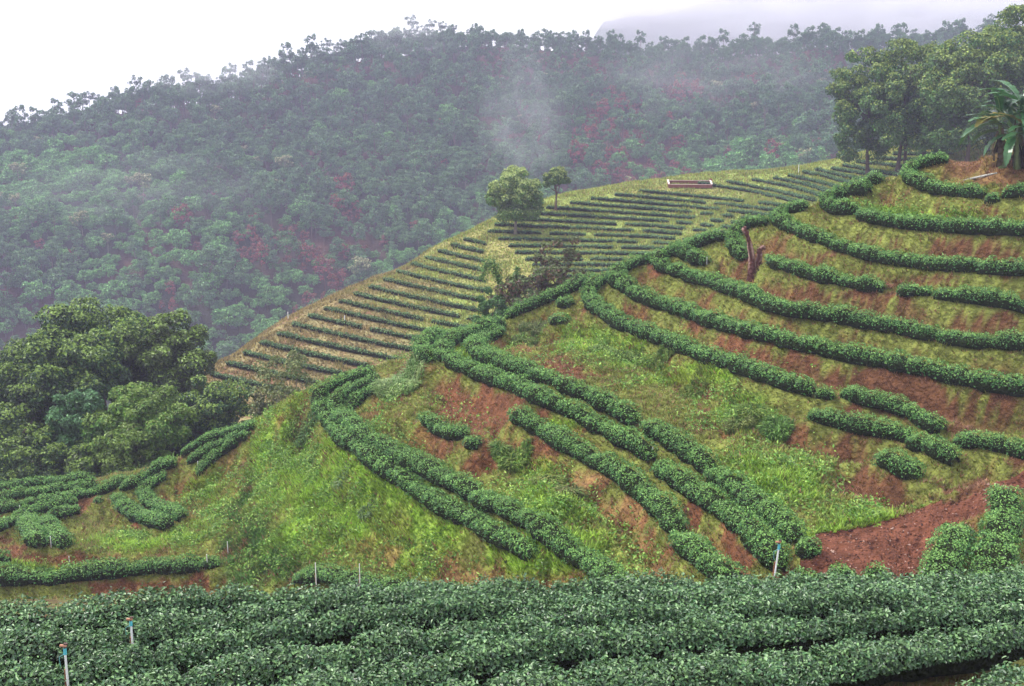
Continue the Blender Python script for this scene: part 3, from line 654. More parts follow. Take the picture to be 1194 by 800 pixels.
# grove on the top right
GV = (.062, .13, .035); GY_ = (.21, .28, .06)
RIGHT = [(1022,58,172,66,'leftmost tree of the hilltop grove, leaning yellowish crown'),
         (1058,42,168,86,'second tree of the hilltop grove, on slim twin trunks'),
         (1105,50,165,80,'third tree of the hilltop grove, on the thick flared trunk'),
         (1140,36,160,90,'tree in the hilltop grove right behind the banana plant'),
         (1165,12,168,80,'tallest tree of the hilltop grove, rising above the banana plant'),
         (1205,2,160,96,'tree of the hilltop grove cut by the right edge'),
         (1250,10,165,100,'tree of the hilltop grove beyond the right edge'),
         (1085,80,176,70,'tree standing behind the trunks in the middle of the hilltop grove')]
for i, (u, vt, D, wp, lab) in enumerate(RIGHT):
    b, h, r = tree_px(u, vt, D, wp)
    rz = h*.47; cz = h-rz*.98
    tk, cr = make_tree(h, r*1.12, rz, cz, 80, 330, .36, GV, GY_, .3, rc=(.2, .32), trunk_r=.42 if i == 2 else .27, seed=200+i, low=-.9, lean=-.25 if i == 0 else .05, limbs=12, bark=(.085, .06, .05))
    if i == 1: tube(tk, [(1.0, .3, 0), (.9, .2, h*.25), (.4, .1, h*.5)], [.24, .2, .12], (.085, .06, .05))
    put_tree('broadleaf_tree', b, tk, cr, lab, 'grove on the hilltop at right')
# single trees on the far terraces
b = hit(601, 273, 0, 120, 260)[0]; D = b[1]
tk, cr = make_tree(8.6, 3.15, 3.75, 4.9, 120, 300, .30, (.10, .18, .04), (.34, .42, .14), .42, rc=(.22, .3), trunk_r=.2, seed=301, low=-.95, bark=(.2, .17, .13))
put_tree('broadleaf_tree', b, tk, cr, 'round pale green tree standing alone among the far tea rows', None, s=1.06)
b = hit(648, 246, 0, 120, 300)[0]
tk, cr = make_tree(6.2, 1.75, 1.6, 4.6, 34, 190, .28, (.07, .14, .035), (.26, .32, .09), .3, rc=(.26, .4), trunk_r=.17, seed=302, low=-.5, bark=(.12, .08, .06))
put_tree('broadleaf_tree', b, tk, cr, 'small mushroom shaped tree on a bare trunk at the far hill edge', None)
# shrubs between the two hills
def shrub(u, vb, h, r, base, young_lit, pr, lab, name='shrub', lo=80, leaf=.2, ncl=22, lpc=90, D=None, seed=0, cat='shrub', bark=(.14, .09, .07), rcf=(.2, .36), hi=220):
    if D is None: b = hit(u, vb, 0, lo, hi)[0]
    else: b = np.array(base_at(u, D))
    tk, cr = make_tree(h, r, h*.48, h*.56, ncl, lpc, leaf, base, young_lit, pr, rc=rcf, trunk_r=.07*h**.5, seed=seed, low=-.9, limbs=12, bark=bark)
    return put_tree(name, b, tk, cr, lab, None, cat=cat)
def valley(u, vtop, D, wpx, *a, **k):
    b, h, r = tree_px(u, vtop, D, wpx); k['D'] = D; return shrub(u, 0, h, r, *a, **k)
valley(573, 340, 88, 38, (.04,.10,.03), (.09,.19,.06), .3, 'dark round shrub with dense leaves behind the saddle hedge', seed=401, ncl=34, lpc=150)
valley(655, 276, 96, 72, (.10,.065,.04), (.10,.13,.05), .4, 'sparse brownish bush tree rising behind the saddle', name='bush_tree', seed=402, ncl=60, lpc=110, cat='tree', rcf=(.16, .28), leaf=.26)
valley(612, 325, 92, 80, (.12,.085,.06), (.10,.15,.05), .35, 'grey brown half bare bush left of the brownish bush tree', seed=403, ncl=60, lpc=120, rcf=(.16, .28), leaf=.26)
valley(688, 306, 94, 40, (.08,.17,.04), (.15,.26,.07), .4, 'light green bush to the right of the brownish bush tree', seed=404, ncl=24, lpc=90)
valley(330, 417, 92, 104, (.085,.12,.04), (.17,.20,.07), .3, 'feathery thin branched tree behind the grassy knoll', name='feathery_tree', seed=405, ncl=60, lpc=120, cat='tree', rcf=(.15, .26), leaf=.22, bark=(.2, .16, .12))
valley(300, 465, 88, 50, (.085,.10,.04), (.16,.16,.07), .3, 'thin olive scrub at the foot of the feathery tree', seed=406, ncl=44, lpc=110, rcf=(.16, .28), leaf=.22)
# arching bamboo-like shrub
b = np.array(base_at(590, 93)); e = empty('climber_tree', b); tk = MB(); cr = MB(); ht = float(ray(590, 296)[1])*93-b[2]
t = np.linspace(0, 1, 14)
arcs = [np.stack([-.3*t-1.6*t**4, t*0, ht*(1-(1-t)**1.5*1.0)*np.where(t < .9, 1, 1-.6*(t-.9)*3)], 1), np.stack([.9*t**2, .2*t, ht*.9*t], 1), np.stack([-.2*t-.2*t**2, -.2*t, ht*.62*t], 1)]
for q, A in enumerate(arcs):
    tube(tk, A, .09*(1-.8*t), (.12, .1, .06), 5)
    n = 1500; s_ = rng.uniform(.25, 1, n)**.8; P = np.stack([np.interp(s_, t, A[:, k_]) for k_ in range(3)], 1)
    d = unit(rng.standard_normal((n, 3))); P += d*rng.uniform(.05, .8, n)[:, None]*(.55+.45*np.sin(s_*9+q))[:, None]
    leaves(cr, P, d+np.array([0, 0, .6]), rng.standard_normal((n, 3))+np.array([0, 0, -.8]), .2, .1, palette(n, (.07, .15, .035), (.16, .27, .07), .3))
tk.build('stem', M_BARK, e); cr.build('foliage', M_LEAF, e); tag(e, 'slender tree smothered in climbers, its top arching over to the left', 'tree')
# banana plant
def banana(loc, s, seed, label):
    g = np.random.default_rng(seed); e = empty('banana_plant', loc, 0, s)
    for k in range(5):
        a = g.uniform(0, 6.28); o = np.array([math.cos(a), math.sin(a), 0])*g.uniform(.1, .75) if k else np.zeros(3); hh = g.uniform(1.0, 2.1) if k else 2.5
        st = MB(); tl = np.array([g.uniform(-.3, .3), g.uniform(-.3, .3), hh]); t = np.linspace(0, 1, 7)[:, None]
        tube(st, o+tl*t, (.17-.09*t[:, 0]), (.10, .13, .05), 9)
        for q in range(9):          # hanging dead sheaths
            a2 = g.uniform(0, 6.28); z0 = g.uniform(.35, .95)*hh; d = np.array([math.cos(a2), math.sin(a2), 0]); tt2 = np.linspace(0, 1, 5)
            Pm = o+tl*(z0/hh)+d*(.12+.18*np.sin(tt2*2.2))[:, None]+np.array([0, 0, -1.])*(tt2*g.uniform(.5, 1.3))[:, None]
            Pm[:, 2] = np.maximum(Pm[:, 2], .02)
            sdv = np.cross(d, [0, 0, 1])*.07; V = np.concatenate([Pm-sdv, Pm+sdv]); f = [[i, i+1, i+6, i+5] for i in range(4)]
            st.add(V, f, np.array([.045, .034, .02])*g.uniform(.5, 1.9))
        st.build('stem', M_BARK, e)
        nl = 15 if k == 0 else 10
        for q in range(nl):
            a2 = g.uniform(0, 6.28) if k else q*2.4+g.uniform(-.3, .3); el = g.uniform(.05, 1.5); ln = g.uniform(1.7, 2.6); wd2 = g.uniform(.19, .27)
            d = np.array([math.cos(a2), math.sin(a2), 0]); m_ = 15; t2 = np.linspace(0, 1, m_); ang = el-t2*g.uniform(.5, 1.5)
            ds = ln/m_; Pm = o+tl+np.cumsum(np.stack([d[0]*np.cos(ang), d[1]*np.cos(ang), np.sin(ang)], 1)*ds, 0)
            Wv = wd2*np.clip(np.sin(np.clip(t2*1.15-.12, 0, 1)*math.pi), 0, 1)**.5; sdv = np.cross(d, [0, 0, 1.])
            up = np.stack([-np.sin(ang)*d[0], -np.sin(ang)*d[1], np.cos(ang)], 1)
            lf = MB(); col = np.array([.035, .11, .035])*g.uniform(.7, 1.35) if g.random() > .04 else np.array([.26, .22, .06])
            tube(lf, Pm, .022*(1-.8*t2), (.16, .22, .08), 4)
            for sg in (-1, 1):       # blade in torn strips
                for i in range(m_-1):
                    if Wv[i] < .02: continue
                    j = g.uniform(.82, 1.02); dr = g.uniform(-.02, .10)
                    w0, w1 = Wv[i]*j, Wv[i+1]*j if g.random() < .6 else Wv[i]*j
                    A0 = Pm[i]+up[i]*.015; A1 = Pm[i+1]+up[i+1]*.015
                    B0 = A0+sg*sdv*w0+up[i]*(w0*.3-dr*.4); B1 = A1+sg*sdv*w1+up[i+1]*(w1*.3-dr*.4)
                    lf.add([A0, A1, B1, B0], [[0, 1, 2, 3]], col*g.uniform(.9, 1.12))
            lf.build('leaf', M_BANANA, e)
    return tag(e, label, 'banana plant')
b = hit(1186, 196, 0, 50, 90)[0]; banana(b, 1.28, 11, 'banana plant with torn drooping leaves on the dry mound at right')
# ---------------------------------------------------------------- forest on the mountain
KINDS = {
 'forest_pine': dict(h=17, rx=3.0, rz=4.6, cz=11.6, ncl=20, lpc=34, leaf=.8, base=(.058,.135,.055), young_lit=(.11,.22,.10), pr=.12, shape='round', low=-.6, bark=(.15,.11,.10), trunk_r=.22, rc=(.26,.42)),
 'forest_pine_tall': dict(h=20, rx=3.0, rz=3.6, cz=15.6, ncl=14, lpc=32, leaf=.8, base=(.053,.12,.055), young_lit=(.11,.2,.10), pr=.12, shape='dome', low=-.5, bark=(.15,.11,.10), trunk_r=.22, rc=(.26,.44)),
 'forest_broadleaf': dict(h=12, rx=4.6, rz=4.2, cz=7.2, ncl=30, lpc=34, leaf=.8, base=(.062,.15,.052), young_lit=(.13,.25,.10), pr=.14, shape='round', low=-.6, bark=(.10,.08,.07), trunk_r=.25, rc=(.2,.34)),
 'forest_bright': dict(h=10.5, rx=4.4, rz=3.9, cz=6.2, ncl=30, lpc=34, leaf=.75, base=(.08,.22,.055), young_lit=(.18,.38,.12), pr=.3, shape='dome', low=-.5, bark=(.12,.1,.08), trunk_r=.22, rc=(.2,.34)),
 'forest_red': dict(h=11.5, rx=3.2, rz=4.4, cz=6.9, ncl=18, lpc=24, leaf=.75, base=(.23,.055,.055), young_lit=(.16,.11,.06), pr=.22, shape='round', low=-.7, bark=(.16,.08,.08), trunk_r=.16, rc=(.2,.32)),
 'forest_pale': dict(h=15, rx=3.6, rz=3.3, cz=11.5, ncl=18, lpc=36, leaf=.75, base=(.13,.17,.075), young_lit=(.32,.32,.17), pr=.4, shape='round', low=-.6, bark=(.25,.22,.19), trunk_r=.2, rc=(.24,.38)),
}
NAMES = {'forest_pine': ('pine_tree', 'round topped pine with a slim trunk in the forest on the misty mountain'), 'forest_pine_tall': ('pine_tree', 'tall pine on a long bare trunk in the forest on the misty mountain'),
 'forest_broadleaf': ('broadleaf_tree', 'spreading dull green broadleaf tree in the forest on the misty mountain'), 'forest_bright': ('broadleaf_tree', 'fresh bright green bushy tree in the forest on the misty mountain'),
 'forest_red': ('red_leaved_tree', 'thin reddish purple leaved tree in the forest on the misty mountain'), 'forest_pale': ('pale_crowned_tree', 'pale cream green crowned tree in the forest on the misty mountain')}
kn = list(KINDS)
step = 3.8; xs = np.arange(-330, 400, step); ys = np.arange(300, 680, step)
X, Y = np.meshgrid(xs, ys); X = X.ravel()+rng.uniform(-.45, .45, X.size)*step; Y = Y.ravel()+rng.uniform(-.45, .45, Y.size)*step
keep = (who(X, Y) == 3) & (np.abs(X/Y) < .56); X, Y = X[keep], Y[keep]; ZZ = Hf(X, Y)
u, v, d = proj(X, Y, ZZ+10)
# hidden behind the crest or by the hills in front?
vis = np.ones(len(X), bool)
for t in np.linspace(.25, .985, 90):
    vis &= (ZZ+13)*t > Hf(X*t, Y*t)-.0
X, Y, ZZ, u, v, d = [q[vis] for q in (X, Y, ZZ, u, v, d)]
nz = fbm(X/38, Y/38, 0, 3, 31)
red = blobs(u, v, [(345,270,60,30),(410,235,34,36),(300,275,30,20),(380,310,40,20),(740,175,50,34),(720,130,40,30),(860,70,40,14),(1010,165,50,20),(200,330,30,14),(790,90,30,20)])
brt = np.maximum(blobs(u, v, [(60,200,130,55),(190,270,130,55),(110,330,120,30),(540,265,60,34),(300,350,90,50),(470,290,50,26),(880,180,110,26),(800,195,90,22),(640,215,30,20)]), 0)
pine = np.clip((150-v)/110, 0, 1)
pr_ = rng.random(len(X)); kind = np.full(len(X), 2)
kind[pr_ < .35+.5*pine] = 0
kind[(pr_ > .9-.25*pine) & (v < 150)] = 1
sel = rng.random(len(X)) < brt*1.15+.12*(nz > .3)-.05; kind[sel] = 3
sel = rng.random(len(X)) < red*.6+.015; kind[sel] = 4
sel = rng.random(len(X)) < .014; kind[sel & (v > 60)] = 5
crest_row = (u > 560) & (v < 75); kind[crest_row & (rng.random(len(X)) < .8)] = 0
scl = rng.choice([.42, .52, .64, .9], len(X), p=[.3, .35, .25, .1])*rng.uniform(.85, 1.15, len(X))*np.where(crest_row, 1.0, 1.0); scl[kind == 5] *= .9; scl[crest_row] *= .8
rot = rng.uniform(0, 6.28, len(X))
inframe = (u > 5) & (u < 1189) & (v > 0)
# unobstructed by nearer hills for their crowns
size = scl/d; order = np.argsort(-np.where(inframe, size*1e3, -1))
TPL = {}
ind = np.zeros(len(X), bool); ind[order[:296]] = True
for k in range(6): 
    j = np.where((kind == k) & inframe)[0]
    if not ind[j].any(): ind[j[np.argmin(d[j])]] = True
srcs = {}
for i in np.where(ind)[0]:
    K = kn[kind[i]]; nm, lab = NAMES[K]; loc = (X[i], Y[i], ZZ[i]-.3)
    if K not in srcs:
        p = dict(KINDS[K]); p['limbs'] = 4; p['seed'] = 500+kind[i]
        tk, cr = make_tree(**p); srcs[K] = put_tree(nm, loc, tk, cr, lab, 'forest trees on the mountain', float(scl[i]), float(rot[i]))
    else: copy_tree(srcs[K], loc, float(rot[i]), (float(scl[i]),)*2+(float(scl[i]*rng.uniform(.85, 1.15)),))
rest = np.where(~ind)[0]
print('forest', len(X), 'individual', ind.sum())
me = bpy.data.meshes.new('forest'); me.vertices.add(len(rest)); me.vertices.foreach_set('co', np.stack([X[rest], Y[rest], ZZ[rest]-.3], 1).astype(np.float32).ravel())
for nm_, typ, dat in (('rot', 'FLOAT', rot[rest]), ('scl', 'FLOAT', scl[rest]), ('knd', 'INT', kind[rest])):
    at_ = me.attributes.new(nm_, typ, 'POINT'); at_.data.foreach_set('value', dat.astype(np.float32 if typ == 'FLOAT' else np.int32))
fo = bpy.data.objects.new('forest', me); SC.collection.objects.link(fo); tag(fo, 'dense misty forest covering the mountain', 'forest', kind='stuff')
ng = bpy.data.node_groups.new('scatter', 'GeometryNodeTree')
ng.interface.new_socket('Geometry', in_out='INPUT', socket_type='NodeSocketGeometry'); ng.interface.new_socket('Geometry', in_out='OUTPUT', socket_type='NodeSocketGeometry')
gi = ng.nodes.new('NodeGroupInput'); go = ng.nodes.new('NodeGroupOutput'); jn = ng.nodes.new('GeometryNodeJoinGeometry'); gl = ng.links.new
def attr(n, t='FLOAT'):
    a_ = ng.nodes.new('GeometryNodeInputNamedAttribute'); a_.data_type = t; a_.inputs['Name'].default_value = n; return a_
ar, as_, ak = attr('rot'), attr('scl'), attr('knd', 'INT')
cx = ng.nodes.new('ShaderNodeCombineXYZ'); gl(ar.outputs[0], cx.inputs['Z'])
for k, K in enumerate(kn):
    if K not in srcs: continue
    j2 = ng.nodes.new('GeometryNodeJoinGeometry')
    for ch in srcs[K].children:
        oi = ng.nodes.new('GeometryNodeObjectInfo'); oi.transform_space = 'ORIGINAL'; oi.inputs['Object'].default_value = ch; gl(oi.outputs['Geometry'], j2.inputs[0])
    cmp_ = ng.nodes.new('FunctionNodeCompare'); cmp_.data_type = 'INT'; cmp_.operation = 'EQUAL'
    ins_ = [s for s in cmp_.inputs if s.enabled]; gl(ak.outputs[0], ins_[0]); ins_[1].default_value = k
    ip = ng.nodes.new('GeometryNodeInstanceOnPoints'); gl(gi.outputs[0], ip.inputs['Points']); gl(cmp_.outputs[0], ip.inputs['Selection'])
    gl(j2.outputs[0], ip.inputs['Instance']); gl(cx.outputs[0], ip.inputs['Rotation']); gl(as_.outputs[0], ip.inputs['Scale']); gl(ip.outputs[0], jn.inputs[0])
gl(jn.outputs[0], go.inputs[0])
md = fo.modifiers.new('scatter', 'NODES'); md.node_group = ng
# ---------------------------------------------------------------- ground cover
def scatter_area(n, x0, x1, y0, y1):
    x = rng.uniform(x0, x1, n); y = rng.uniform(y0, y1, n); return x, y
def grass_mesh(name, label, n, y0, y1, hmin, hmax, wid, kx=.47, blades=3):
    y = np.sqrt(rng.uniform(y0**2, y1**2, n)); x = rng.uniform(-kx, kx, n)*y
    m_ = who(x, y) == 1; x, y = x[m_], y[m_]; z = Hf(x, y); u_, v_, _ = proj(x, y, z)
    ndst = Hf(x, y, NEAR)
    s, g, dr, dk = bcol(x, y, z); ok = (rng.random(len(x)) > s*.4) & ~inpoly(u_, v_, TRACK) & (v_ < 760)
    trail = inpoly(u_, v_, [(318,480),(330,500),(322,545),(312,590),(300,600),(300,540)]) & (rng.random(len(x)) < .6); ok &= ~trail
    x, y, z, s, g, dr, dk, u_ = [q[ok] for q in (x, y, z, s, g, dr, dk, u_)]
    n = len(x); col = bshade(s*.8, g, dr, dk, u_)*(1+.34*rng.standard_normal((n, 1)))
    dead = rng.random(n) < (.16+.7*s)*(1-.7*g); col[dead] = np.array([.27, .145, .09])*(1+.25*rng.standard_normal((dead.sum(), 1)))
    P = np.stack([x, y, z-.02], 1); hh = rng.uniform(hmin, hmax, n)*(.7+.6*g+.25*dk)*(1+.5*vnoise(x/1.1, y/1.1, 3)); mb = MB()
    gx = (Hf(x+.4, y)-Hf(x-.4, y))/.8; gy = (Hf(x, y+.4)-Hf(x, y-.4))/.8; down = np.stack([-gx, -gy, 0*gx], 1)
    for b_ in range(blades):
        a_ = rng.uniform(0, 6.28, n); d_ = np.stack([np.cos(a_), np.sin(a_), 0*a_], 1); sd_ = np.stack([-np.sin(a_), np.cos(a_), 0*a_], 1)
        h_ = (hh*rng.uniform(.6, 1.2, n))[:, None]; w_ = (wid*rng.uniform(.6, 1.4, n)*(1+.6*g))[:, None]
        root = P+d_*rng.uniform(0, .12, n)[:, None]; tip = root+np.array([0, 0, 1.])*h_+(d_*.75+down*.2)*h_
        V = np.stack([root-sd_*w_, root+sd_*w_, tip], 1); mb.add(V.reshape(-1, 3), np.arange(n)[:, None]*3+np.array([[0, 1, 2]]), np.repeat(np.clip(col*(1+.1*rng.standard_normal((n, 1))), .01, .7), 3, 0))
    return tag(mb.build(name, M_GRASS), label, 'grass', kind='stuff')
grass_mesh('grass', 'short yellow green and reddish grass covering the banks of the near tea hill', 330000, 36, 95, .08, .24, .024, blades=3)
grass_mesh('tall_grass', 'taller grass tufts scattered over the banks of the near tea hill', 110000, 36, 90, .10, .28, .03, blades=4)
# grass of the far terraces
n = 260000; y = np.sqrt(rng.uniform(118**2, 212**2, n)); x = rng.uniform(-.3, .45, n)*y; m_ = who(x, y) == 2; x, y = x[m_], y[m_]; z = Hf(x, y); u_, v_, _ = proj(x, y, z)
n = len(x); g_ = np.clip((u_-410)/120+.6*fbm(x/5, y/5, 0, 3, 11), 0, 1); col = mixc(np.broadcast_to(np.array([.24, .19, .085]), (n, 3)), np.array([.24, .29, .065]), g_)*(1+.3*rng.standard_normal((n, 1)))
dd_ = rng.random(n) < .25; col[dd_] = np.array([.30, .24, .09])*(1+.2*rng.standard_normal((dd_.sum(), 1)))
P = np.stack([x, y, z-.03], 1); mb = MB()
for b_ in range(2):
    a_ = rng.uniform(0, 6.28, n); sd_ = np.stack([-np.sin(a_), np.cos(a_), 0*a_], 1)*rng.uniform(.04, .11, n)[:, None]; tp = P+np.stack([np.cos(a_)*.15, np.sin(a_)*.15, rng.uniform(.12, .4, n)*(1+.6*vnoise(x/1.5, y/1.5, 7))], 1)
    mb.add(np.stack([P-sd_, P+sd_, tp], 1).reshape(-1, 3), np.arange(n)[:, None]*3+np.array([[0, 1, 2]]), np.repeat(np.clip(col, .01, .7), 3, 0))
tag(mb.build('grass', M_GRASS), 'dry and green grass between the rows of the far terraced hill', 'grass', kind='stuff')
# broad leaved weeds on the banks
def weeds(n, Bl, name, label, leaf, base, young_lit, hmax=.5):
    y = np.sqrt(rng.uniform(36**2, 84**2, n)); x = rng.uniform(-.45, .45, n)*y; z = Hf(x, y); u_, v_, _ = proj(x, y, z)
    ok = (who(x, y) == 1) & (rng.random(n) < blobs(u_, v_, Bl)*1.2*np.clip(.5+fbm(x/1.1, y/1.1, 0, 3, 41), 0, 1)) & (Hf(x, y, NEAR) > .75) & ~inpoly(u_, v_, TRACK)
    x, y, z = x[ok], y[ok], z[ok]; n = len(x); up = rng.uniform(0, 1, n)**1.3*hmax*np.clip(.5+1.2*fbm(x/.9, y/.9, 0, 2, 42), .2, 1.4)
    P = np.stack([x, y, z+up], 1); N = unit(rng.standard_normal((n, 3))*.6+np.array([0, -.25, .9])); A = rng.standard_normal((n, 3))
    mb = MB(); leaves(mb, P, N, A, leaf*rng.uniform(.6, 1.4, n), leaf*.5*rng.uniform(.6, 1.3, n), palette(n, base, young_lit, .3, .25))
    return tag(mb.build(name, M_LEAF), label, 'weeds', kind='stuff')
weeds(900000, GREENB+[(760,410,50,20),(860,470,60,30),(820,440,60,20)], 'weeds', 'leafy bright green weeds spreading over the banks', .17, (.11, .23, .035), (.28, .42, .09))
# tall grass clumps: countable
CL = [(465,455,1.0,30,(.17,.28,.09),(.36,.46,.2),'tall pale reed grass clump hanging beside the curled hedge tip'),
      (480,432,.9,20,(.12,.22,.06),(.24,.34,.14),'tall grass clump on top of the spur, above the pale reed clump'),
      (452,408,.9,22,(.12,.2,.06),(.24,.32,.12),'plumed grass clump sticking up from the left tip of the spur'),
      (600,545,.8,20,(.11,.2,.04),(.22,.3,.07),'tall yellow green grass clump under the diagonal hedge, left'),
      (585,530,.75,14,(.09,.17,.04),(.2,.28,.07),'darker grass clump left of the yellow green one'),
      (640,570,.75,20,(.12,.19,.04),(.24,.26,.08),'yellowish grass clump on the central bank, right of the tall one'),
      (665,580,.7,16,(.12,.17,.05),(.24,.24,.09),'long bladed grass clump beneath the pinkish dry strip'),
      (622,388,.7,18,(.12,.17,.06),(.24,.26,.12),'leafy weed clump on the bank below the two round bushes'),
      (612,396,.6,16,(.11,.18,.05),(.22,.27,.1),'low weed clump left of the leafy one on the saddle bank'),
      (730,420,.6,20,(.11,.19,.04),(.2,.28,.08),'bright weed clump above the dark earth hollow'),
      (702,412,.6,16,(.12,.2,.05),(.2,.28,.08),'pale leaved weed clump on the upper central bank'),
      (812,455,.6,20,(.12,.19,.04),(.22,.28,.08),'weed clump in the middle of the brown gully'),
      (880,490,.9,22,(.09,.16,.03),(.2,.27,.06),'dark centred weed clump at the top of the green gully'),
      (862,500,.7,18,(.11,.16,.04),(.22,.26,.08),'shaggy grass clump over the gully'),
      (905,505,.7,20,(.10,.20,.05),(.18,.32,.08),'fresh green leafy clump right of the dark centred one'),
      (400,560,.5,12,(.12,.2,.08),(.25,.33,.18),'whitish leaved weed in the middle of the bright green bank'),
      (428,600,.5,12,(.12,.2,.08),(.25,.33,.18),'whitish leaved weed lower on the bright green bank'),
      (360,500,.6,16,(.07,.15,.05),(.16,.26,.1),'dark leafy weed clump left of the dense hedge pair'),
      (775,415,.6,14,(.1,.18,.04),(.2,.28,.08),'small weed clump under the hooked hedge')]
for i, (u_, v_, h_, r_, bc, yc, lab) in enumerate(CL):
    b = hit(u_, v_, 0, 36, 100)[0]
    if np.isnan(b[0]): continue
    r_ = r_/F*b[1]; n = int(800*h_*r_); mb = MB(); a_ = rng.uniform(0, 6.28, n); rr = np.sqrt(rng.random(n))*r_
    P = np.stack([b[0]+np.cos(a_)*rr, b[1]+np.sin(a_)*rr*.8, 0*a_], 1); P[:, 2] = Hf(P[:, 0], P[:, 1])
    d_ = unit(np.stack([np.cos(a_), np.sin(a_), 0*a_], 1)+.7*rng.standard_normal((n, 3))*np.array([1, 1, 0])); hh = (h_*rng.uniform(.45, 1.1, n)*(1-.4*(rr/r_)**2))[:, None]
    sd_ = np.cross(d_, [0, 0, 1.])*.022*rng.uniform(.7, 1.6, n)[:, None]; k1 = P+np.array([0, 0, 1.])*hh*.75+d_*hh*.22; k2 = P+np.array([0, 0, 1.])*hh*.72+d_*hh*.75
    V = np.stack([P-sd_, P+sd_, k1+sd_, k2, k1-sd_], 1).reshape(-1, 3); ii = np.arange(n)[:, None]*5
    col = np.repeat(palette(n, bc, yc, .35), 5, 0)
    mb.add(V, ii+np.array([[0, 1, 2, 4]]), col); mb.v[-1] = V; mb.add(V[:0], np.zeros((0, 3), int), col[:0]); mb.f.append((ii+np.array([[4, 2, 3]]), 0, False))
    tag(mb.build('grass_clump', M_GRASS, loc=b), lab, 'grass clump', 'tall clumps on the banks of the near hill')
# stones and leaf litter of the track
n = 42000; y = np.sqrt(rng.uniform(38**2, 66**2, n)); x = rng.uniform(.1, .47, n)*y; z = Hf(x, y); u_, v_, _ = proj(x, y, z); ok = inpoly(u_, v_, TRACK); x, y, z = x[ok], y[ok], z[ok]; n = len(x)
mb = MB(); s_ = rng.uniform(.02, .06, n)*np.where(rng.random(n) < .06, 1.8, 1); P = np.stack([x, y, z], 1)
O = np.array([[1, 0, 0], [0, 1, 0], [-1, 0, 0], [0, -1, 0], [0, 0, .8]]); ja = rng.uniform(.6, 1.4, (n, 5, 1)); V = P[:, None]+O[None]*s_[:, None, None]*ja+np.array([0, 0, .004])
col = np.array([.14, .058, .036])*(1+.4*rng.standard_normal((n, 1))); wh = rng.random(n) < .05; col[wh] = np.array([.36, .24, .2]); col = np.clip(col, .02, .7)
mb.add(V.reshape(-1, 3), (np.arange(n)[:, None, None]*5+np.array([[[0, 1, 4], [1, 2, 4], [2, 3, 4], [3, 0, 4]]])).reshape(-1, 3), np.repeat(col, 5, 0))
tag(mb.build('gravel', M_SOIL), 'loose reddish gravel and pale stones lying on the track', 'gravel', kind='stuff')
# understorey of the front field: dead grass in the gaps
n = 70000; y = np.sqrt(rng.uniform(8**2, 24**2, n)); x = rng.uniform(-.47, .47, n)*y; z = Hf(x, y); mb = MB(); a_ = rng.uniform(0, 6.28, n); h_ = rng.uniform(.04, .14, n)[:, None]; P = np.stack([x, y, z], 1); sd_ = np.stack([-np.sin(a_), np.cos(a_), 0*a_], 1)*.009
V = np.stack([P-sd_, P+sd_, P+np.stack([np.cos(a_), np.sin(a_), 1+0*a_], 1)*h_], 1); c_ = palette(n, (.14, .15, .045), (.22, .12, .06), .4)
mb.add(V.reshape(-1, 3), np.arange(n)[:, None]*3+np.array([[0, 1, 2]]), np.repeat(c_, 3, 0)); tag(mb.build('dry_grass', M_GRASS), 'brown and mossy grass in the gaps of the front field', 'grass', kind='stuff')
# ---------------------------------------------------------------- objects
def box(mb, c, s, col, rz=0, mi=0, bev=0.01):
    s = np.array(s)/2; b = min(bev, s.min()*.4)
    V = []; 
    for zz, ins in ((-s[2], b), (-s[2]+b, 0), (s[2]-b, 0), (s[2], b)):
        X_, Y_ = s[0]-ins, s[1]-ins; V += [(-X_, -Y_, zz), (X_, -Y_, zz), (X_, Y_, zz), (-X_, Y_, zz)]
    V = np.array(V); ca, sa = math.cos(rz), math.sin(rz); V = np.stack([V[:, 0]*ca-V[:, 1]*sa, V[:, 0]*sa+V[:, 1]*ca, V[:, 2]], 1)+np.array(c)
    f = [[0, 3, 2, 1], [12, 13, 14, 15]]
    for r in range(3):
        for k in range(4): f.append([r*4+k, r*4+(k+1) % 4, r*4+4+(k+1) % 4, r*4+4+k])
    mb.add(V, f, col, mi)
# red brick enclosure on the far hill
b = hit(804, 217, 0, 150, 300)[0]; e = empty('planter_enclosure', b, R(-3)); e.scale = (.92, .8, .78); Lh, Wh = 3.55, 1.6
mb = MB(); box(mb, (0, -Wh, .12), (2*Lh, .18, .62), (.20, .075, .06)); mb.build('front_wall', M_BRICK, e)
mb = MB(); box(mb, (0, Wh, .35), (2*Lh, .18, 1.1), (.18, .07, .06)); mb.build('back_wall', M_BRICK, e)
for sx in (-1, 1):
    mb = MB(); box(mb, (sx*Lh, 0, .2), (.18, 2*Wh-.2, .8), (.2, .075, .06)); mb.build('side_wall', M_BRICK, e)
mb = MB(); box(mb, (0, -Wh, .47), (2*Lh+.2, .26, .08), (.42, .27, .25)); box(mb, (0, Wh, .94), (2*Lh+.2, .26, .08), (.40, .26, .25)); mb.build('coping', M_PLAIN, e)
for sx in (-1, 1):
    mb = MB(); V = np.array([(sx*Lh-.14, -Wh, .53), (sx*Lh+.14, -Wh, .53), (sx*Lh+.14, Wh, 1.0), (sx*Lh-.14, Wh, 1.0)]); V2 = V+np.array([0, 0, .12])
    mb.add(np.concatenate([V, V2]), [[4, 5, 6, 7], [0, 3, 2, 1], [0, 1, 5, 4], [1, 2, 6, 5], [2, 3, 7, 6], [3, 0, 4, 7]], (.6, .48, .45)); mb.build('end_coping', M_PLAIN, e)
for sx in np.linspace(-Lh+.4, Lh-.4, 9):
    mb = MB(); box(mb, (sx, -Wh-.11, .14), (.12, .05, .56), (.22, .07, .06)); mb.build('pier', M_BRICK, e)
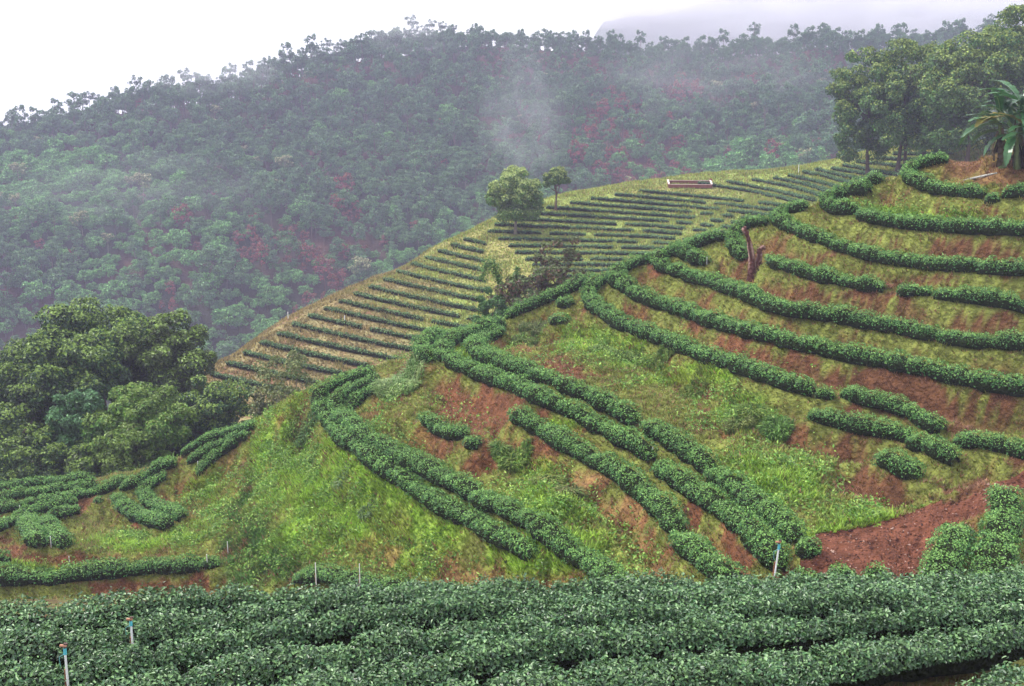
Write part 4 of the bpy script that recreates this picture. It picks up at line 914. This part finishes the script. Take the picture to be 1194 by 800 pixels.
mb = MB(); box(mb, (Lh+.1, Wh-.1, 1.1), (.45, .35, .5), (.22, .06, .05)); mb.build('corner_post', M_BRICK, e)
mb = MB(); box(mb, (0, 0, -.25), (2*Lh-.2, 2*Wh-.2, .5), (.10, .05, .04)); mb.build('floor', M_BRICK, e)
tag(e, 'long low red brick enclosure with pale coping on the far hilltop', 'enclosure')
# dead stump
b = hit(879, 320, 0, 55, 90)[0]; e = empty('dead_stump', b); s_ = b[1]/F
mb = MB(); t = np.linspace(0, 1, 12)
def barkc(n_): return np.clip(np.array([.22, .10, .085])*(1+.45*rng.standard_normal((n_, 1))), .02, .7)
def limb(P, Rr, n_=11):
    P = np.array(P, float)*s_; m_ = MB(); tq = np.linspace(0, 1, 16); ti = np.linspace(0, 1, len(P)); Q = np.stack([np.interp(tq, ti, P[:, k_]) for k_ in range(3)], 1); rr = np.interp(tq, ti, np.array(Rr)*s_)
    tube(m_, Q, rr, (.2, .1, .08), n_); V = m_.v[0]; ang = np.tile(np.arange(n_), 16); lv = np.repeat(np.arange(16), n_)
    rad = 1+.22*vnoise(ang*1.9, lv*.6, len(P)); Cn = np.repeat(Q, n_, 0); m_.v[0] = Cn+(V-Cn)*rad[:, None]
    grv = hash3(ang, lv//4, ang*0)
    cl_ = np.where(grv[:, None] > .62, np.array([.30, .19, .16]), np.array([.085, .035, .03])); m_.c[0] = cl_
    return m_
limb([(-2,0,-8),(-2,0,8),(-3,0,20),(-7,0,38),(-11,0,50)], [6.5,5,3.8,3,2.2]).build('trunk', M_BARK, e)
limb([(3,0,-6),(4,0,10),(6,0,22),(5,0,31)], [6,4.6,3.4,2.4]).build('trunk', M_BARK, e)
limb([(-10,0,48),(-14,0,53),(-13,-1,57)], [3.2,2.8,1.6], 7).build('broken_top', M_BARK, e)
limb([(5,0,28),(9,0,33),(12,0,30)], [3.2,2.2,1], 7).build('broken_top', M_BARK, e)
tag(e, 'forked reddish dead stump with a tall left prong on the near hill', 'tree stump')
# pale log under the banana
b1 = hit(1124, 209, .1, 50, 90)[0]; b2 = hit(1163, 200, .12, 50, 90)[0]; mb = MB(); tq = np.linspace(0, 1, 8)[:, None]
P = (b1*(1-tq)+b2*tq); P[:, 2] += .04; tube(mb, P, np.array([.03,.05,.065,.06,.07,.06,.05,.035]), (.34, .34, .32), 9); tag(mb.build('fallen_log', M_BARK, loc=P[4]), 'pale grey log lying on the dry mound below the banana plant', 'log')
# stakes with sprinkler heads
def stake(u, vt, vb, label, kindn='sprinkler', lo=10, hi=110, head=True, wood=True, lean=0., top=None):
    if top is not None: b = top
    else: b = hit(u, vb, 0, lo, hi)[0]
    if np.isnan(b[0]): print('stake lost', label); return
    zt = float(ray(u, vt)[1])*b[1]; h = max(.4, zt-b[2]+.05); b = np.array(b); b[2] -= .05
    e = empty('irrigation_stake' if head else 'marker_stake', b)
    th = .016 if b[1] < 25 else .017 if b[1] < 50 else (.022 if b[1] < 100 else .04)
    mb = MB(); tube(mb, [(0, 0, h*.15), (lean*.5, 0, h*.6), (lean, 0, h*.93)], [th]*3, (.78, .78, .80), 8); mb.build('pipe', M_PLAIN, e)
    if wood:
        mb = MB(); tube(mb, [(-.045, .02, 0), (-.04+lean*.5, .02, h*.4), (-.03+lean*.7, .02, h*.72)], [th*1.25, th*1.1, th], (.22, .10, .06), 6); mb.build('wood_post', M_BARK, e)
    if head:
        mb = MB(); tube(mb, [(lean, 0, h*.90), (lean, 0, h*.97)], [th*1.5, th*1.4], (.10, .45, .55), 8); mb.build('coupling', M_PLAIN, e)
        mb = MB(); tube(mb, [(lean, 0, h*.965), (lean, 0, h*.995)], [.018, .016], (.06, .05, .05), 6); box(mb, (lean-.018, 0, h), (.10, .03, .035), (.42, .2, .13)); box(mb, (lean+.018, 0, h+.028), (.055, .025, .03), (.10, .06, .05)); mb.build('sprinkler_head', M_PLAIN, e)
        if b[1] < 45:
            mb = MB(); tube(mb, [(lean-.02, 0, h*.9), (lean-.09, 0, h*.87), (lean-.085, 0, h*.76)], [.006]*3, (.12, .3, .3), 5); mb.build('hose', M_PLAIN, e)
    tag(e, label, 'stake', 'sprinkler stakes among the tea')
def fgbase(u, v):
    a, b_ = ray(u, v); y = (-7.55+.55)/(b_+.12); x = a*y; return np.array([x, y, float(Hf(x, y))])
stake(79, 753, 800, 'nearest sprinkler stake, white pipe in the lower left of the front field', top=fgbase(80, 806))
stake(154, 722, 752, 'white sprinkler stake in the front field, right of the nearest one', top=fgbase(155, 757))
stake(893, 632, 672, 'tall leaning white sprinkler stake where the gravel meets the front field', lean=.09, top=np.array(list(pt(900, 690, 21.8)[:2])+[float(Hf(pt(900, 690, 21.8)[0], 21.8))]))
stake(366, 652, 688, 'white topped stake behind the field, left of the twin', lo=36, head=False, top=np.array(list(pt(369, 690, 44)[:2])+[float(Hf(pt(369, 690, 44)[0], 44))]))
stake(416, 653, 688, 'white topped stake behind the field, right of the twin', lo=36, head=False, top=np.array(list(pt(420, 690, 43)[:2])+[float(Hf(pt(420, 690, 43)[0], 43))]))
stake(242, 645, 663, 'thin white stake at the right end of the long level hedge', lo=36, head=False, wood=False)
stake(266, 630, 648, 'thin brown stake on the grassy bank right of the long level hedge', lo=36, head=False)
stake(81, 648, 656, 'tiny white stake above the long level hedge', lo=36, head=False, wood=False)
stake(60, 624, 640, 'dark short stake in front of the paired clumps', lo=36, head=False)
stake(24, 588, 602, 'dark short stake among the back rows of the left terrace', lo=36, head=False)
stake(231, 537, 546, 'white stake in front of the nearest hedge behind the knoll', lo=36, head=False, wood=False)
stake(824, 299, 309, 'short pale stake at the end of the stubby hedge by the bend', lo=50, head=False, wood=False)
stake(761, 520, 534, 'thin pale stake in the gap of the middle diagonal hedge', lo=40, head=False, wood=False)
for u_, v0, v1, lb in [(336, 363, 373, 'white stake on the left skyline of the far brown slope'), (402, 367, 378, 'white stake in the middle of the far brown slope'), (931, 191, 203, 'white stake on the skyline of the far green hill'),
                       (1048, 187, 194, 'white stake at the end of an upper far hedge'), (997, 177, 187, 'faint white stake on the skyline below the grove')]:
    stake(u_, v0, v1, lb, lo=110, hi=260, head=False, wood=False)
# ---------------------------------------------------------------- haze
def boxvol(name, x0, x1, y0, y1, z0, z1, m):
    me = bpy.data.meshes.new(name); V = [(x, y, z) for z in (z0, z1) for y in (y0, y1) for x in (x0, x1)]
    me.from_pydata(V, [], [(0, 2, 3, 1), (4, 5, 7, 6), (0, 1, 5, 4), (2, 6, 7, 3), (0, 4, 6, 2), (1, 3, 7, 5)]); me.materials.append(m)
    o = bpy.data.objects.new(name, me); SC.collection.objects.link(o); return tag(o, kind='stuff')
m = bpy.data.materials.new('haze'); m.use_nodes = True; t = m.node_tree; t.nodes.clear(); o = nd(t, 'ShaderNodeOutputMaterial'); pv = nd(t, 'ShaderNodeVolumePrincipled')
pv.inputs['Color'].default_value = (.61, .595, .86, 1); pv.inputs['Density'].default_value = HAZE; pv.inputs['Anisotropy'].default_value = 0.
t.links.new(pv.outputs[0], o.inputs['Volume'])
boxvol('haze', -1000, 1000, -20, 1300, -192, 135, m)

# drifting mist: banks of cloud in front of the distant ridge and wisps over the forest
def mist(name, loc, size, dens, scale, lo, label, seed=0, rz=0):
    m = bpy.data.materials.new(name); m.use_nodes = True; t = m.node_tree; t.nodes.clear(); o = nd(t, 'ShaderNodeOutputMaterial'); pv = nd(t, 'ShaderNodeVolumePrincipled')
    pv.inputs['Color'].default_value = (.95, .95, 1, 1)
    g = nd(t, 'ShaderNodeTexCoord'); n = nd(t, 'ShaderNodeTexNoise'); n.inputs['Scale'].default_value = scale; n.inputs['Detail'].default_value = 4; n.inputs['Roughness'].default_value = .6; n.inputs['Distortion'].default_value = .8
    off = nd(t, 'ShaderNodeVectorMath', operation='ADD'); off.inputs[1].default_value = (seed*7.3, seed*3.1, 0)
    t.links.new(g.outputs['Object'], off.inputs[0]); t.links.new(off.outputs[0], n.inputs['Vector'])
    ln = nd(t, 'ShaderNodeVectorMath', operation='LENGTH'); t.links.new(g.outputs['Object'], ln.inputs[0])
    f = nd(t, 'ShaderNodeMapRange'); f.inputs['From Min'].default_value = .15; f.inputs['From Max'].default_value = 1.; f.inputs['To Min'].default_value = 1; f.inputs['To Max'].default_value = 0
    t.links.new(ln.outputs['Value'], f.inputs['Value'])
    q = nd(t, 'ShaderNodeMapRange'); q.inputs['From Min'].default_value = lo; q.inputs['From Max'].default_value = lo+.3; t.links.new(n.outputs['Fac'], q.inputs['Value'])
    mu = nd(t, 'ShaderNodeMath', operation='MULTIPLY'); t.links.new(f.outputs[0], mu.inputs[0]); t.links.new(q.outputs[0], mu.inputs[1])
    m2 = nd(t, 'ShaderNodeMath', operation='MULTIPLY'); m2.inputs[1].default_value = dens; t.links.new(mu.outputs[0], m2.inputs[0]); t.links.new(m2.outputs[0], pv.inputs['Density'])
    t.links.new(pv.outputs[0], o.inputs['Volume'])
    import bmesh
    bm = bmesh.new(); bmesh.ops.create_icosphere(bm, subdivisions=3, radius=1); me = bpy.data.meshes.new(name); bm.to_mesh(me); bm.free(); me.materials.append(m)
    ob = bpy.data.objects.new(name, me); SC.collection.objects.link(ob); ob.location = loc; ob.scale = size; ob.rotation_euler = (0, 0, rz); return tag(ob, label, kind='stuff')
def mpt(u, v, D): return pt(u, v, D)
mist('mist', mpt(760, 12, 700), (120, 30, 30), .10, 1.6, .34, 'bright cloud bank over the saddle of the skyline', 1)
mist('mist', mpt(1040, 10, 715), (190, 34, 40), .07, 1.4, .26, 'thin cloud drifting before the distant ridge', 2)
mist('mist', mpt(608, 150, 455), (20, 14, 38), .03, 2.3, .42, 'upright wisp of mist rising from the forest', 3)
mist('mist', mpt(240, 78, 500), (34, 14, 12), .05, 1.6, .42, 'mist clinging to the left skyline trees', 4)
mist('mist', mpt(480, 34, 550), (26, 12, 12), .045, 1.6, .42, 'mist patch on the skyline above the forest', 5)
mist('mist', mpt(160, 240, 430), (60, 14, 22), .022, 1.8, .42, 'thin veil of mist over the left part of the forest', 6)
mist('mist', mpt(830, 90, 490), (60, 14, 22), .02, 1.8, .42, 'thin veil of mist over the right part of the forest', 7)
SC.cycles.volume_step_rate = 2.5; SC.cycles.volume_max_steps = 96
